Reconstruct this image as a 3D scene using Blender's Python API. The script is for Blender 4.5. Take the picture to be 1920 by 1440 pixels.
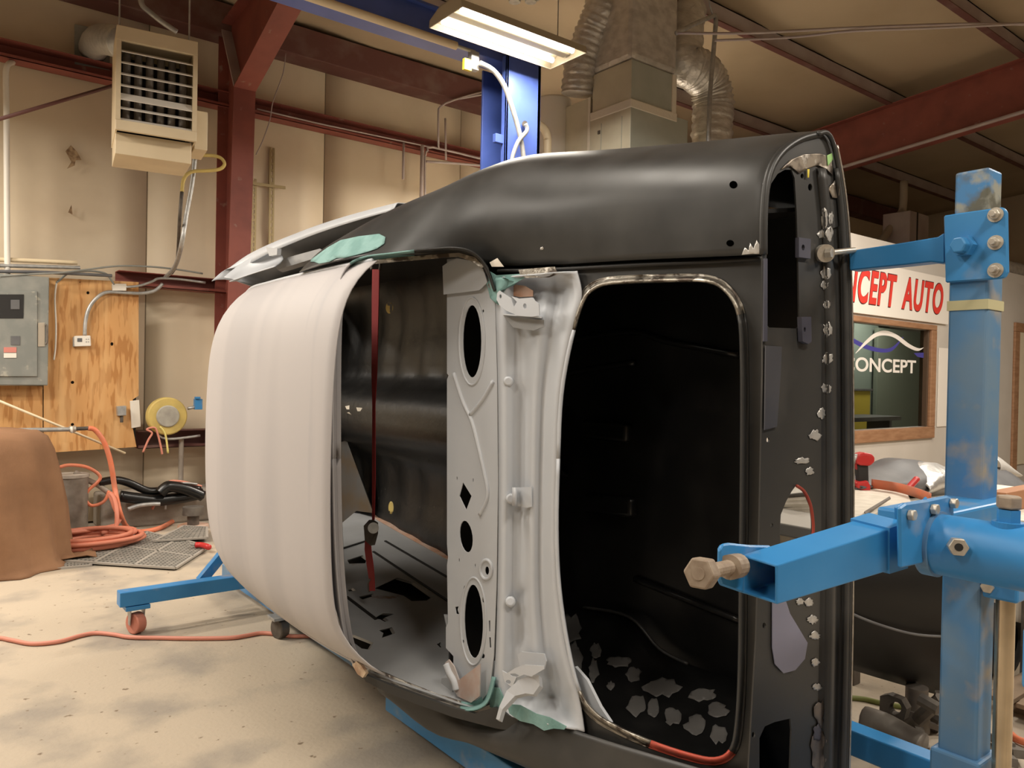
import bpy, bmesh, math, random
from mathutils import Vector, Matrix
from mathutils.geometry import tessellate_polygon, delaunay_2d_cdt
from mathutils.bvhtree import BVHTree
random.seed(7)
for o in list(bpy.data.objects): bpy.data.objects.remove(o, do_unlink=True)
SC = bpy.context.scene
COL = SC.collection

# ------------------------------------------------------------------ camera
# room axes: X runs along the shop wall, Y towards it, Z up; metres
F, HC = 1450.0, 1.41
ROLL, PITCH, TH = math.radians(1.1), math.radians(-0.6), math.radians(52)
_fw = Vector((0, math.cos(PITCH), math.sin(PITCH)))
_r0 = Vector((1, 0, 0)); _u0 = _r0.cross(_fw)
_R = _r0*math.cos(ROLL) + _u0*math.sin(ROLL)
_U = _u0*math.cos(ROLL) - _r0*math.sin(ROLL)
def _room(v):
    return Vector((v.x*math.sin(TH) + v.y*math.cos(TH), -v.x*math.cos(TH) + v.y*math.sin(TH), v.z))
FW, RT, UP = _room(_fw), _room(_R), _room(_U)
CAM = Vector((0, 0, HC))
cd = bpy.data.cameras.new('camera'); cam = bpy.data.objects.new('camera', cd); COL.objects.link(cam)
cd.sensor_fit = 'HORIZONTAL'; cd.sensor_width = 36; cd.lens = F/1920*36
cd.clip_start = .05; cd.clip_end = 200
cam.matrix_world = Matrix(((RT.x, UP.x, -FW.x, 0), (RT.y, UP.y, -FW.y, 0), (RT.z, UP.z, -FW.z, HC), (0, 0, 0, 1)))
SC.camera = cam

# ------------------------------------------------------------------ light
SC.view_settings.view_transform = 'Standard'; SC.view_settings.look = 'None'
SC.view_settings.gamma = 1; SC.view_settings.use_curve_mapping = False
SC.view_settings.exposure = 0.0
wd = bpy.data.worlds.new('world'); SC.world = wd; wd.use_nodes = True
wd.node_tree.nodes['Background'].inputs[0].default_value = (1, .93, .83, 1)
wd.node_tree.nodes['Background'].inputs[1].default_value = .05
WARM = (1, .915, .80)
def area(loc, sx, sy, power, rx=0, ry=0, rz=0):
    l = bpy.data.lights.new('added_light', 'AREA'); l.shape = 'RECTANGLE'; l.size = sx; l.size_y = sy
    l.energy = power; l.color = WARM
    o = bpy.data.objects.new('added_light', l); COL.objects.link(o); o.location = loc; o.rotation_euler = (rx, ry, rz)
    return o
# unseen area lights added to brighten walls, floor and car; no fittings modelled
for (x, y, p) in ((-1.9, 4.2, 70), (-1.3, 6.5, 125), (-.9, 5.0, 85), (-1.8, .9, 50), (1.0, -.9, 70), (3.9, -.9, 80), (.4, 2.2, 40), (6.6, 1.0, 100), (6.9, 2.6, 60), (9.5, 1.2, 70), (5.4, 6.2, 170), (8.2, 5.6, 0)):
    if p: area((x, y, 3.55), 1.2, .3, p)
area((10.4, 5.0, 2.6), .6, .3, 32)            # unseen light added to brighten the office behind its window

# ------------------------------------------------------------------ helpers
def ray(x, y): return FW + RT*((x-960)/F) - UP*((y-720)/F)
def H(x, y, r=None, s=None, z=None, n=None, c=None):
    d = ray(x, y)
    if r is not None: n, c = Vector((1, 0, 0)), r
    elif s is not None: n, c = Vector((0, 1, 0)), s
    elif z is not None: n, c = Vector((0, 0, 1)), z
    else: n = Vector(n)
    return CAM + d*((c - n.dot(CAM))/n.dot(d))
def HS(pts, **k): return [H(x, y, **k) for x, y in pts]
def plane3(a, b, c):
    n = (b-a).cross(c-a).normalized(); return dict(n=n, c=n.dot(a))

BASE = {}
def thing(name, loc, label, cat, group=None, kind=None):
    o = bpy.data.objects.new(name, None); COL.objects.link(o); o.location = loc; o.empty_display_size = .1
    BASE[o.name] = Vector(loc); tag(o, label, cat, group, kind); return o
def tag(o, label=None, cat=None, group=None, kind=None):
    if label: o['label'] = label
    if cat: o['category'] = cat
    if group: o['group'] = group
    if kind: o['kind'] = kind
    return o
def obj(name, verts, faces, mat, parent=None, smooth=False, label=None):
    verts = [Vector(v) for v in verts]
    if parent is not None: base = BASE[parent.name]
    else:
        lo = [min(v[i] for v in verts) for i in range(3)]; hi = [max(v[i] for v in verts) for i in range(3)]
        base = Vector(((lo[0]+hi[0])/2, (lo[1]+hi[1])/2, lo[2]))
    me = bpy.data.meshes.new(name)
    me.from_pydata([v-base for v in verts], [], faces); me.validate(); me.update()
    bm = bmesh.new(); bm.from_mesh(me); bmesh.ops.recalc_face_normals(bm, faces=bm.faces); bm.to_mesh(me); bm.free()
    if smooth: me.polygons.foreach_set('use_smooth', [True]*len(me.polygons))
    if mat: me.materials.append(mat)
    o = bpy.data.objects.new(name, me); COL.objects.link(o)
    if parent is not None:
        o.parent = parent; BASE[o.name] = base
        if parent.type != 'EMPTY': o.location = (0, 0, 0)
    else:
        o.location = base; BASE[o.name] = base
    if label: o['label'] = label
    return o
def bevel(o, w=.004, seg=2):
    m = o.modifiers.new('bevel', 'BEVEL'); m.width = w; m.segments = seg; m.limit_method = 'ANGLE'; return o
def solid(o, t, off=0):
    m = o.modifiers.new('solid', 'SOLIDIFY'); m.thickness = t; m.offset = off; return o

def boxg(a, b):
    x0, x1 = sorted((a[0], b[0])); y0, y1 = sorted((a[1], b[1])); z0, z1 = sorted((a[2], b[2]))
    v = [(x0,y0,z0),(x1,y0,z0),(x1,y1,z0),(x0,y1,z0),(x0,y0,z1),(x1,y0,z1),(x1,y1,z1),(x0,y1,z1)]
    return v, [(0,3,2,1),(4,5,6,7),(0,1,5,4),(1,2,6,5),(2,3,7,6),(3,0,4,7)]
def box(name, a, b, mat, parent=None, bv=.003, label=None):
    v, f = boxg(a, b); o = obj(name, v, f, mat, parent, label=label)
    if bv: bevel(o, bv)
    return o
def join(*gs):
    V, Fc = [], []
    for v, f in gs:
        n = len(V); V += list(v); Fc += [tuple(i+n for i in q) for q in f]
    return V, Fc
def frame(d):
    d = d.normalized(); a = Vector((0, 0, 1)) if abs(d.z) < .9 else Vector((1, 0, 0))
    x = d.cross(a).normalized(); return x, x.cross(d).normalized()
def beamg(p, q, w, h, upv=None):
    p, q = Vector(p), Vector(q); d = (q-p).normalized()
    x, y = frame(d)
    if upv is not None:
        x = d.cross(Vector(upv)).normalized(); y = x.cross(d)
    v = [c + x*(sx*w/2) + y*(sy*h/2) for c in (p, q) for sx, sy in ((-1,-1),(1,-1),(1,1),(-1,1))]
    return v, [(0,1,2,3),(7,6,5,4),(0,4,5,1),(1,5,6,2),(2,6,7,3),(3,7,4,0)]
def beam(name, p, q, w, h, mat, parent=None, bv=.003, upv=None):
    v, f = beamg(p, q, w, h, upv); o = obj(name, v, f, mat, parent)
    if bv: bevel(o, bv)
    return o
def cylg(p, q, r, n=20, r2=None):
    p, q = Vector(p), Vector(q); x, y = frame(q-p); r2 = r if r2 is None else r2
    v = []
    for c, rr in ((p, r), (q, r2)):
        v += [c + x*(rr*math.cos(2*math.pi*i/n)) + y*(rr*math.sin(2*math.pi*i/n)) for i in range(n)]
    f = [tuple(range(n))[::-1], tuple(range(n, 2*n))] + [(i, (i+1) % n, n+(i+1) % n, n+i) for i in range(n)]
    return v, f
def cyl(name, p, q, r, mat, parent=None, n=20, r2=None, bv=0):
    v, f = cylg(p, q, r, n, r2); o = obj(name, v, f, mat, parent)
    sm(o, 40)
    if bv: bevel(o, bv)
    return o
def sm(o, ang=35):
    me = o.data; me.polygons.foreach_set('use_smooth', [True]*len(me.polygons))
    a = math.radians(ang)
    bm = bmesh.new(); bm.from_mesh(me)
    for e in bm.edges:
        if len(e.link_faces) == 2 and e.calc_face_angle(0) > a: e.smooth = False
    bm.to_mesh(me); bm.free(); return o
def spline(pts, k=6, closed=False):
    pts = [Vector(p) for p in pts]; n = len(pts); out = []
    if n < 3: return pts
    for i in range(n if closed else n-1):
        g = lambda j: pts[j % n] if closed else pts[max(0, min(n-1, j))]
        a, b, c, d = g(i-1), g(i), g(i+1), g(i+2)
        for t in range(k):
            t /= k
            out.append(.5*((2*b) + (c-a)*t + (2*a-5*b+4*c-d)*t*t + (3*b-a-3*c+d)*t**3))
    if not closed: out.append(pts[-1])
    return out
def tubeg(pts, r, n=8, closed=False):
    pts = [Vector(p) for p in pts]; N = len(pts); V = []; Fc = []
    d0 = (pts[1]-pts[0]).normalized(); x, y = frame(d0); pd = d0
    for i, p in enumerate(pts):
        if closed: d = (pts[(i+1) % N]-pts[i-1]).normalized()
        else: d = (pts[min(i+1, N-1)]-pts[max(i-1, 0)]).normalized()
        q = pd.rotation_difference(d); x = q @ x; y = q @ y; pd = d
        rr = r[i] if isinstance(r, (list, tuple)) else r
        V += [p + x*(rr*math.cos(2*math.pi*j/n)) + y*(rr*math.sin(2*math.pi*j/n)) for j in range(n)]
    for i in range(N if closed else N-1):
        a, b = i*n, ((i+1) % N)*n
        Fc += [(a+j, a+(j+1) % n, b+(j+1) % n, b+j) for j in range(n)]
    if not closed: Fc += [tuple(range(n))[::-1], tuple(range((N-1)*n, N*n))]
    return V, Fc
def tube(name, pts, r, mat, parent=None, n=8, closed=False, smooth=5):
    p = spline(pts, smooth, closed) if smooth else pts
    v, f = tubeg(p, r, n, closed); return obj(name, v, f, mat, parent, smooth=True)
def gridg(rows, closed=False):
    n = len(rows[0]); V = [v for r in rows for v in r]; Fc = []
    for i in range(len(rows)-1):
        for j in range(n if closed else n-1):
            a, b = i*n+j, i*n+(j+1) % n; Fc.append((a, b, b+n, a+n))
    return V, Fc
def grid(name, rows, mat, parent=None, t=0, closed=False, smooth=True):
    v, f = gridg(rows, closed); o = obj(name, v, f, mat, parent, smooth=smooth)
    if t: solid(o, t)
    return o
def loft(name, secs, mat, parent=None, ks=4, kc=4, t=.004):
    rows = [spline(s_, kc) for s_ in secs]
    cols = [spline([r[j] for r in rows], ks) for j in range(len(rows[0]))]
    rows = [[c[i] for c in cols] for i in range(len(cols[0]))]
    o = grid(name, rows, mat, parent, t); return o
def plateg(outer, holes, off):
    loops = [list(map(Vector, outer))] + [list(map(Vector, h)) for h in holes]
    # drop to 2D in the loop's own plane, since scan-fill wants a flat outline
    nn = Vector((0, 0, 0)); L = loops[0]
    for i in range(len(L)):
        a, b = L[i], L[(i+1) % len(L)]
        nn += Vector(((a.y-b.y)*(a.z+b.z), (a.z-b.z)*(a.x+b.x), (a.x-b.x)*(a.y+b.y)))
    nn.normalize(); x, y = frame(nn); o0 = L[0]
    V = [p for l in loops for p in l]; n = len(V)
    v2 = [Vector(((p-o0).dot(x), (p-o0).dot(y))) for p in V]
    edges, k = [], 0
    fl = []
    for l in loops:
        m = len(l); fl.append([k+i for i in range(m)]); k += m
    edges = [(l[i], l[(i+1) % len(l)]) for l in fl for i in range(len(l))]
    r = delaunay_2d_cdt(v2, edges, [], 0, 1e-7)
    vs, tris = r[0], r[2]; orig = r[3]
    def inside(pt, poly):
        c = False
        for i in range(len(poly)):
            a, b = poly[i-1], poly[i]
            if (a.y > pt.y) != (b.y > pt.y) and pt.x < (b.x-a.x)*(pt.y-a.y)/(b.y-a.y)+a.x: c = not c
        return c
    polys = [[v2[i] for i in l] for l in fl]
    P3 = []
    for i, q in enumerate(vs):
        P3.append(V[orig[i][0]] if orig[i] else o0 + x*q.x + y*q.y)
    keep = []
    for t in tris:
        c = sum((Vector(vs[i]) for i in t), Vector((0, 0)))/len(t)
        if inside(c, polys[0]) and not any(inside(c, h) for h in polys[1:]): keep.append(tuple(t))
    off = Vector(off); m = len(P3)
    Fc = keep + [tuple(i+m for i in t[::-1]) for t in keep]
    cnt = {}
    for t in keep:
        for i in range(len(t)):
            e = (t[i], t[(i+1) % len(t)]); cnt[e] = 1
    for e in list(cnt):
        if (e[1], e[0]) not in cnt: Fc.append((e[0], e[1], e[1]+m, e[0]+m)[::-1])
    return P3 + [p+off for p in P3], Fc
def plate(name, outer, holes, off, mat, parent=None, bv=0):
    v, f = plateg(outer, holes, off); o = obj(name, v, f, mat, parent)
    if bv: bevel(o, bv, 1)
    return o
def ell(cx, cy, rx, ry, n=24, rot=0):
    c, s = math.cos(rot), math.sin(rot)
    return [(cx + rx*math.cos(a)*c - ry*math.sin(a)*s, cy + rx*math.cos(a)*s + ry*math.sin(a)*c) for a in [2*math.pi*i/n for i in range(n)]]
def loop2(pts, k=5):
    return [(v.x, v.y) for v in spline([Vector((x, y, 0)) for x, y in pts], k, True)]
def bvh(*objs):
    V, Fc = [], []
    for o in objs:
        n = len(V); b = BASE[o.name]; V += [v.co+b for v in o.data.vertices]
        Fc += [tuple(i+n for i in p.vertices) for p in o.data.polygons]
    return BVHTree.FromPolygons(V, Fc)
def decal(name, poly, tree, mat, parent, off=.003, step=8, th=.0007):
    """a thin skin (filler, primer, bare metal) lying on a body panel"""
    xs = [p[0] for p in poly]; ys = [p[1] for p in poly]
    pts = [Vector(p) for p in poly]; E_ = [(i, (i+1) % len(poly)) for i in range(len(poly))]
    def ins(x, y):
        c = False
        for i in range(len(poly)):
            a, b = poly[i-1], poly[i]
            if (a[1] > y) != (b[1] > y) and x < (b[0]-a[0])*(y-a[1])/(b[1]-a[1])+a[0]: c = not c
        return c
    y = min(ys)+step/2
    while y < max(ys):
        x = min(xs)+step/2
        while x < max(xs):
            if ins(x, y): pts.append(Vector((x+.3*math.sin(y), y+.3*math.sin(x))))
            x += step
        y += step
    r = delaunay_2d_cdt(pts, E_, [], 0, 1e-5)
    V, ok = [], []
    for q in r[0]:
        hit = tree.ray_cast(CAM, ray(q.x, q.y).normalized())
        if hit[0] is None: V.append(Vector((0, 0, 0))); ok.append(False)
        else:
            nr = hit[1]
            if nr.dot(CAM-hit[0]) < 0: nr = -nr
            V.append(hit[0]+nr*off); ok.append(True)
    Fc = []
    for t in r[2]:
        cx = sum(r[0][i].x for i in t)/len(t); cy = sum(r[0][i].y for i in t)/len(t)
        if all(ok[i] for i in t) and ins(cx, cy):
            L = max((V[t[i]]-V[t[i-1]]).length for i in range(len(t)))
            if L < .15: Fc.append(tuple(t))
    used = sorted({i for f in Fc for i in f}); mp = {j: i for i, j in enumerate(used)}
    if not Fc: return None
    return solid(obj(name, [V[i] for i in used], [tuple(mp[i] for i in f) for f in Fc], mat, parent, smooth=True), th, 1)
def blob(cx, cy, rx, ry, seed=0, n=14, j=.3):
    rn = random.Random(seed)
    return [(cx+rx*math.cos(a)*(1+rn.uniform(-j, j)), cy+ry*math.sin(a)*(1+rn.uniform(-j, j))) for a in [2*math.pi*i/n for i in range(n)]]

# ------------------------------------------------------------------ materials
MATS = {}
def mat(name, c, rough=.6, metal=0, c2=None, scale=6, mix=(.35, .65), bump=0, bscale=40, spec=.5, stretch=None, detail=6, c3=None, scale3=2, mix3=(.5, .7), emit=0, coat=0, alpha=1, trans=0, rough2=None):
    if name in MATS: return MATS[name]
    m = bpy.data.materials.new(name); m.use_nodes = True; nt = m.node_tree; N = nt.nodes; L = nt.links
    b = N['Principled BSDF']; b.inputs['Base Color'].default_value = (*c, 1); b.inputs['Roughness'].default_value = rough
    b.inputs['Metallic'].default_value = metal; b.inputs['Specular IOR Level'].default_value = spec
    b.inputs['Coat Weight'].default_value = coat; b.inputs['Alpha'].default_value = alpha
    b.inputs['Transmission Weight'].default_value = trans
    if emit: b.inputs['Emission Color'].default_value = (*c, 1); b.inputs['Emission Strength'].default_value = emit
    tc = N.new('ShaderNodeTexCoord'); src = tc.outputs['Object']
    if stretch:
        mp = N.new('ShaderNodeMapping'); mp.inputs['Scale'].default_value = stretch; L.new(src, mp.inputs[0]); src = mp.outputs[0]
    col = None
    def layer(prev, cc, sc, mx):
        nz = N.new('ShaderNodeTexNoise'); nz.inputs['Scale'].default_value = sc; nz.inputs['Detail'].default_value = detail
        L.new(src, nz.inputs['Vector'])
        rp = N.new('ShaderNodeMapRange'); rp.inputs['From Min'].default_value = mx[0]; rp.inputs['From Max'].default_value = mx[1]
        L.new(nz.outputs['Fac'], rp.inputs['Value'])
        mi = N.new('ShaderNodeMix'); mi.data_type = 'RGBA'
        L.new(rp.outputs[0], mi.inputs['Factor'])
        if prev is None: mi.inputs['A'].default_value = (*c, 1)
        else: L.new(prev, mi.inputs['A'])
        mi.inputs['B'].default_value = (*cc, 1)
        return mi.outputs['Result'], rp.outputs[0]
    if c2:
        col, fac = layer(None, c2, scale, mix)
        if rough2 is not None:
            mr = N.new('ShaderNodeMapRange'); mr.inputs['To Min'].default_value = rough; mr.inputs['To Max'].default_value = rough2
            L.new(fac, mr.inputs['Value']); L.new(mr.outputs[0], b.inputs['Roughness'])
    if c3: col, _ = layer(col, c3, scale3, mix3)
    if col is not None: L.new(col, b.inputs['Base Color'])
    if bump:
        nz = N.new('ShaderNodeTexNoise'); nz.inputs['Scale'].default_value = bscale; nz.inputs['Detail'].default_value = 4
        L.new(src, nz.inputs['Vector'])
        bp = N.new('ShaderNodeBump'); bp.inputs['Strength'].default_value = bump; bp.inputs['Distance'].default_value = .01
        L.new(nz.outputs['Fac'], bp.inputs['Height']); L.new(bp.outputs[0], b.inputs['Normal'])
    MATS[name] = m; return m
M_conc = mat('concrete', (.48, .405, .31), .62, c2=(.32, .28, .23), scale=2.6, mix=(.45, .62), c3=(.20, .15, .10), scale3=24, mix3=(.67, .72), bump=.2, bscale=50, detail=10)
M_wall = mat('wall_vinyl', (.70, .59, .43), .55, c2=(.56, .45, .32), scale=.9, mix=(.45, .75), bump=.12, bscale=3)
M_joint = mat('joint', (.22, .17, .11), .9)
M_red = mat('red_oxide', (.27, .075, .055), .55, c2=(.20, .055, .043), scale=4, mix=(.4, .7), c3=(.32, .20, .16), scale3=9, mix3=(.66, .74))
M_redd = mat('red_oxide_dusty', (.13, .05, .042), .65, c2=(.20, .13, .11), scale=3, mix=(.5, .75))
M_ceil = mat('ceiling_vinyl', (.50, .40, .27), .6, c2=(.40, .31, .20), scale=.8, mix=(.4, .7), bump=.15, bscale=2)
M_purl = mat('purlin_grey', (.46, .40, .39), .6, c2=(.38, .31, .30), scale=3)
M_gal = mat('galvanised', (.50, .50, .48), .45, .6, c2=(.38, .38, .37), scale=25, bump=.05)
M_greyp = mat('panel_grey', (.23, .24, .22), .5, .2, c2=(.30, .30, .27), scale=6, mix=(.45, .7), c3=(.42, .40, .34), scale3=10, mix3=(.64, .7))
M_ply = mat('plywood', (.62, .33, .12), .55, c2=(.46, .21, .06), scale=5, mix=(.5, .56), stretch=(5, 5, .8), detail=2, c3=(.70, .42, .18), scale3=2, mix3=(.45, .7))
M_white = mat('white_plastic', (.78, .74, .66), .45)
M_cream = mat('cream_enamel', (.74, .62, .42), .45, c2=(.66, .54, .36), scale=3)
M_hole = mat('hole_black', (.001, .001, .001), 1, spec=0)
M_dark = mat('dark', (.012, .011, .010), .6)
M_black = mat('black_satin', (.030, .030, .029), .38, c2=(.062, .061, .058), scale=3.0, mix=(.42, .72), rough2=.5, spec=.5, bump=.02, bscale=5)
M_prim = mat('pale_primer', (.52, .495, .495), .62, c2=(.465, .445, .45), scale=1.5, mix=(.42, .6), stretch=(1, 3.4, .2), detail=1, c3=(.46, .445, .455), scale3=5, mix3=(.64, .8))
M_lgrey = mat('light_grey_epoxy', (.58, .605, .64), .42, c2=(.53, .555, .59), scale=3, mix=(.4, .7))
M_lgrey2 = mat('inner_grey_epoxy', (.40, .41, .42), .5, c2=(.33, .34, .35), scale=4, mix=(.4, .7), c3=(.20, .12, .07), scale3=5, mix3=(.68, .74))
M_int = mat('sealer_and_shade', (.004, .0038, .0036), .42, c2=(.010, .0095, .009), scale=9, mix=(.48, .72), bump=.35, bscale=12, c3=(.07, .063, .053), scale3=30, mix3=(.70, .76))
M_trunk = mat('trunk_black', (.006, .006, .006), .3, c2=(.012, .0115, .011), scale=6, mix=(.5, .7), bump=.1, bscale=8)
M_teal = mat('teal_filler', (.17, .33, .31), .75, c2=(.24, .42, .40), scale=14, mix=(.4, .6), bump=.2, bscale=60)
M_bare = mat('bare_steel', (.62, .58, .52), .35, .85, c2=(.44, .40, .35), scale=40, bump=.15, bscale=120)
M_spot = mat('ground_spot', (.62, .60, .56), .4, .5, c2=(.5, .48, .45), scale=60)
M_seam = mat('seam_metal', (.36, .33, .28), .4, .75, c2=(.10, .08, .065), scale=22, mix=(.48, .58), c3=(.66, .62, .55), scale3=34, mix3=(.58, .64), bump=.2, bscale=90)
M_rust = mat('rust_primer', (.52, .26, .15), .7, c2=(.62, .45, .36), scale=14)
M_tail = mat('black_ecoat', (.040, .039, .037), .42, c2=(.065, .060, .054), scale=5, mix=(.5, .72), c3=(.14, .12, .10), scale3=3.2, mix3=(.66, .82), rough2=.55)
M_lav = mat('lavender_coat', (.065, .065, .088), .5, c2=(.085, .083, .11), scale=3)
M_blue = mat('rotisserie_blue', (.035, .225, .52), .38, c2=(.06, .27, .57), scale=4, mix=(.4, .7), c3=(.34, .35, .35), scale3=6, mix3=(.60, .80))
M_blued = mat('rotisserie_blue_dusty', (.06, .22, .46), .5, c2=(.15, .25, .36), scale=5, mix=(.4, .65), c3=(.36, .32, .26), scale3=9, mix3=(.56, .74))
M_bluew = mat('blue_worn_steel', (.07, .24, .50), .45, .1, c2=(.13, .13, .10), scale=11, mix=(.40, .52), c3=(.34, .35, .30), scale3=18, mix3=(.50, .62))
M_lift = mat('lift_blue', (.06, .105, .36), .4, c2=(.075, .125, .42), scale=5)
M_bolt = mat('zinc_bolt', (.62, .58, .50), .4, .6, c2=(.5, .45, .38), scale=60)
M_bolt2 = mat('dusty_bolt', (.27, .205, .15), .65, .2, c2=(.36, .29, .22), scale=50)
M_chrome = mat('ram_chrome', (.60, .50, .36), .22, .9, c2=(.45, .37, .26), scale=10)
M_strap = mat('red_webbing', (.34, .02, .022), .75, bump=.1, bscale=400)
M_foil = mat('foil', (.70, .68, .64), .3, .45, c2=(.50, .48, .45), scale=9, bump=1.0, bscale=18, stretch=(1, 1, 1.6))
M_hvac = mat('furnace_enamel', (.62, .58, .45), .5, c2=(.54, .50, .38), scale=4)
M_hvac2 = mat('furnace_shaded', (.42, .44, .39), .5, c2=(.36, .38, .33), scale=4)  # darker copy of the enamel, paints the furnace's shaded side
M_tape = mat('white_tape', (.75, .70, .60), .5, bump=.3, bscale=50)
M_orange = mat('orange_rubber', (.75, .20, .09), .5, c2=(.62, .22, .13), scale=9)
M_pink = mat('faded_orange_cord', (.62, .24, .17), .55)
M_tarp = mat('brown_canvas', (.20, .10, .048), .9, c2=(.27, .14, .07), scale=3, bump=.25, bscale=250)
M_mat = mat('rubber_mat', (.17, .16, .14), .85, c2=(.24, .22, .19), scale=12)
M_sign = mat('sign_white', (.86, .80, .72), .5)
M_signred = mat('sign_red', (.72, .045, .03), .5)
M_signdk = mat('sign_outline', (.07, .012, .012), .6)
M_office = mat('office_wall', (.60, .55, .49), .7, c2=(.55, .50, .44), scale=2)
M_wood = mat('window_wood', (.30, .15, .075), .5, c2=(.40, .22, .12), scale=6, stretch=(1, 1, 5))
M_alu = mat('door_pale', (.72, .63, .47), .5)
M_glass = mat('tinted_glass', (.55, .58, .55), .05, trans=1.0, spec=.5)
M_glass.node_tree.nodes['Principled BSDF'].inputs['IOR'].default_value = 1.05
M_paper = mat('paper', (.78, .72, .62), .7, c2=(.66, .60, .50), scale=20)
M_rub = mat('black_rubber', (.02, .02, .02), .6, bump=.1)
M_greyplast = mat('charcoal_trim', (.10, .10, .105), .5, c2=(.14, .14, .14), scale=6)
M_tool = mat('tool_red', (.55, .03, .03), .4)
M_card = mat('cardboard', (.42, .20, .10), .7)
M_steel = mat('cast_steel', (.20, .18, .155), .55, .4, c2=(.12, .10, .085), scale=12)
M_grime = mat('grimy_iron', (.07, .06, .05), .6, .3, c2=(.14, .12, .10), scale=14)
M_yel = mat('yellow_plastic', (.62, .47, .14), .6, c2=(.5, .38, .12), scale=8)
M_curb = mat('curb', (.36, .32, .27), .8, c2=(.26, .22, .18), scale=4, bump=.3)
M_emit = mat('tube_glow', (1, .93, .80), .5, emit=16)
# ------------------------------------------------------------------ the shop
SW = 7.8
def ceil_z(s): return 4.95 + (SW-s)*.083
st = lambda o, lab=None: tag(o, label=lab, kind='structure')
st(box('floor', (-9, -6, -.12), (20, SW+.4, 0), M_conc, None, 0))
wl = st(box('wall_left', (-6, SW+.10, 0), (20, SW+.25, 5.1), M_joint, None, 0))
xa, xb = H(280, 400, s=SW).x, H(615, 300, s=SW).x
dx = xb-xa; k = 0
x = xa-3*dx
while x < 17:
    hz = 4.98
    rows = []
    nz, nx = 14, 6
    for i in range(nz+1):
        rows.append([(x+.006+(dx-.012)*j/nx, SW+.10-.045*math.sin(math.pi*j/nx)**.5-.012*math.sin(i*1.7+k)*math.sin(math.pi*j/nx), .02+hz*i/nz) for j in range(nx+1)])
    grid('insulation_panel', rows, M_wall, wl, t=.01)
    x += dx; k += 1
# torn spots in the facing
tw = H(134, 290, s=SW-.01)
for (poly) in ([(123, 283), (133, 272), (145, 285), (153, 300), (142, 300), (140, 310), (126, 316), (134, 303)], [(134, 384), (136, 402), (128, 398)]):
    plate('facing_tear', HS(poly, s=SW-.015), [], (0, .01, 0), mat('tear_brown', (.16, .09, .045), .9, c2=(.4, .28, .16), scale=30), wl)
st(box('wall_right', (17, -6, 0), (17.2, SW, 6.2), M_wall, None, 0))
st(box('wall_behind', (-9, -6.2, 0), (17, -6, 6.2), M_wall, None, 0))
st(box('wall_far_left', (-9.2, -6, 0), (-9, SW, 6.2), M_wall, None, 0))
# ceiling of stapled insulation, pitched up from the eave
rows = [[(x, s, ceil_z(s) + (.03*math.sin(x*4.1) if s < 7.8 else 0)) for x in [-9+i*.65 for i in range(41)]] for s in [SW+.3-i*.6 for i in range(24)]]
st(grid('ceiling', rows, M_ceil, None, t=.02))
def zed(name, s, x0, x1, zb, h=.21, fl=.07):
    zt = zb+h
    g = join(boxg((x0, s-.004, zb), (x1, s+.004, zt)))
    t = st(obj(name, *g, M_purl))
    obj('flange', *boxg((x0, s-fl, zb-.006), (x1, s+.004, zb+.006)), M_redd, t)
    obj('flange', *boxg((x0, s-.004, zt-.012), (x1, s+fl, zt)), M_redd, t)
    return t
pA = H(1500, 78, z=ceil_z(4.8)).y
for i in range(-4, 6):
    s = pA + 1.5*i
    if s < SW-.35 and s > -3: zed('purlin', s, -8.5, 16.9, ceil_z(s)-.235)
st(box('eave_strut', (-6, SW-.22, 4.62), (17, SW+.05, 4.92), M_redd, None, .01))
# girts: red C-channels along the wall
def girt(name, zc, h, x0, x1, mt=M_red, d=.16):
    y = SW-.02
    g = join(boxg((x0, y-.006, zc-h/2), (x1, y, zc+h/2)), boxg((x0, y-d, zc+h/2-.006), (x1, y, zc+h/2)), boxg((x0, y-d, zc-h/2), (x1, y, zc-h/2+.006)), boxg((x0, y-d, zc-h/2), (x1, y-d+.005, zc-h/2+.03)))
    return st(obj(name, *g, mt))
z1 = H(700, 254, s=SW-.1).z; z2 = H(300, 527, s=SW-.15).z; z3 = H(340, 822, s=SW-.15).z
girt('trim_1', z1, .15, -6, 17)
girt('trim_2', z2, .13, H(215, 520, s=SW).x, 17)
girt('trim_3', z3, .16, H(255, 520, s=SW).x, 17, M_redd)
# frame 1: tapered column with knee, close to the wall
xc = H(440, 300, s=SW-.35).x
def iframe(name, x, prof_in, prof_out, w=.2):
    """an I-section frame in the plane x: outer and inner outlines in (s, z)"""
    t = thing(name, (x, SW, 0), None, None, kind='structure')
    web = [(x, s, z) for s, z in prof_out] + [(x, s, z) for s, z in reversed(prof_in)]
    plate('web', [(x-.005, s, z) for _, s, z in web], [], (.01, 0, 0), M_red, t)
    for nm, pr in (('inner_flange', prof_in), ('outer_flange', prof_out)):
        for a, b in zip(pr, pr[1:]):
            v, f = beamg((x, a[0], a[1]), (x, b[0], b[1]), w, .014, upv=(0, b[1]-a[1], -(b[0]-a[0])))
            obj(nm, v, f, M_red, t)
    return t
kz = H(465, 172, s=SW-.55).z
slope = .083
c1 = iframe('steel_column', xc, [(SW-.42, 0), (SW-.60, kz), (SW-1.9, ceil_z(SW-1.9)-.62), (-3, ceil_z(-3)-.62)], [(SW-.14, 0), (SW-.14, ceil_z(SW-.14)-.24), (-3, ceil_z(-3)-.24)])
obj('knee_stiffener', *beamg((xc, SW-.60, kz), (xc, SW-.16, 4.75), .2, .014, upv=(0, .5, .4)), M_purl, c1)
obj('base_plate', *boxg((xc-.15, SW-.5, 0), (xc+.15, SW-.1, .02)), M_red, c1)
xr = H(1730, 177, s=4.65).x
xr = 9.9
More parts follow.
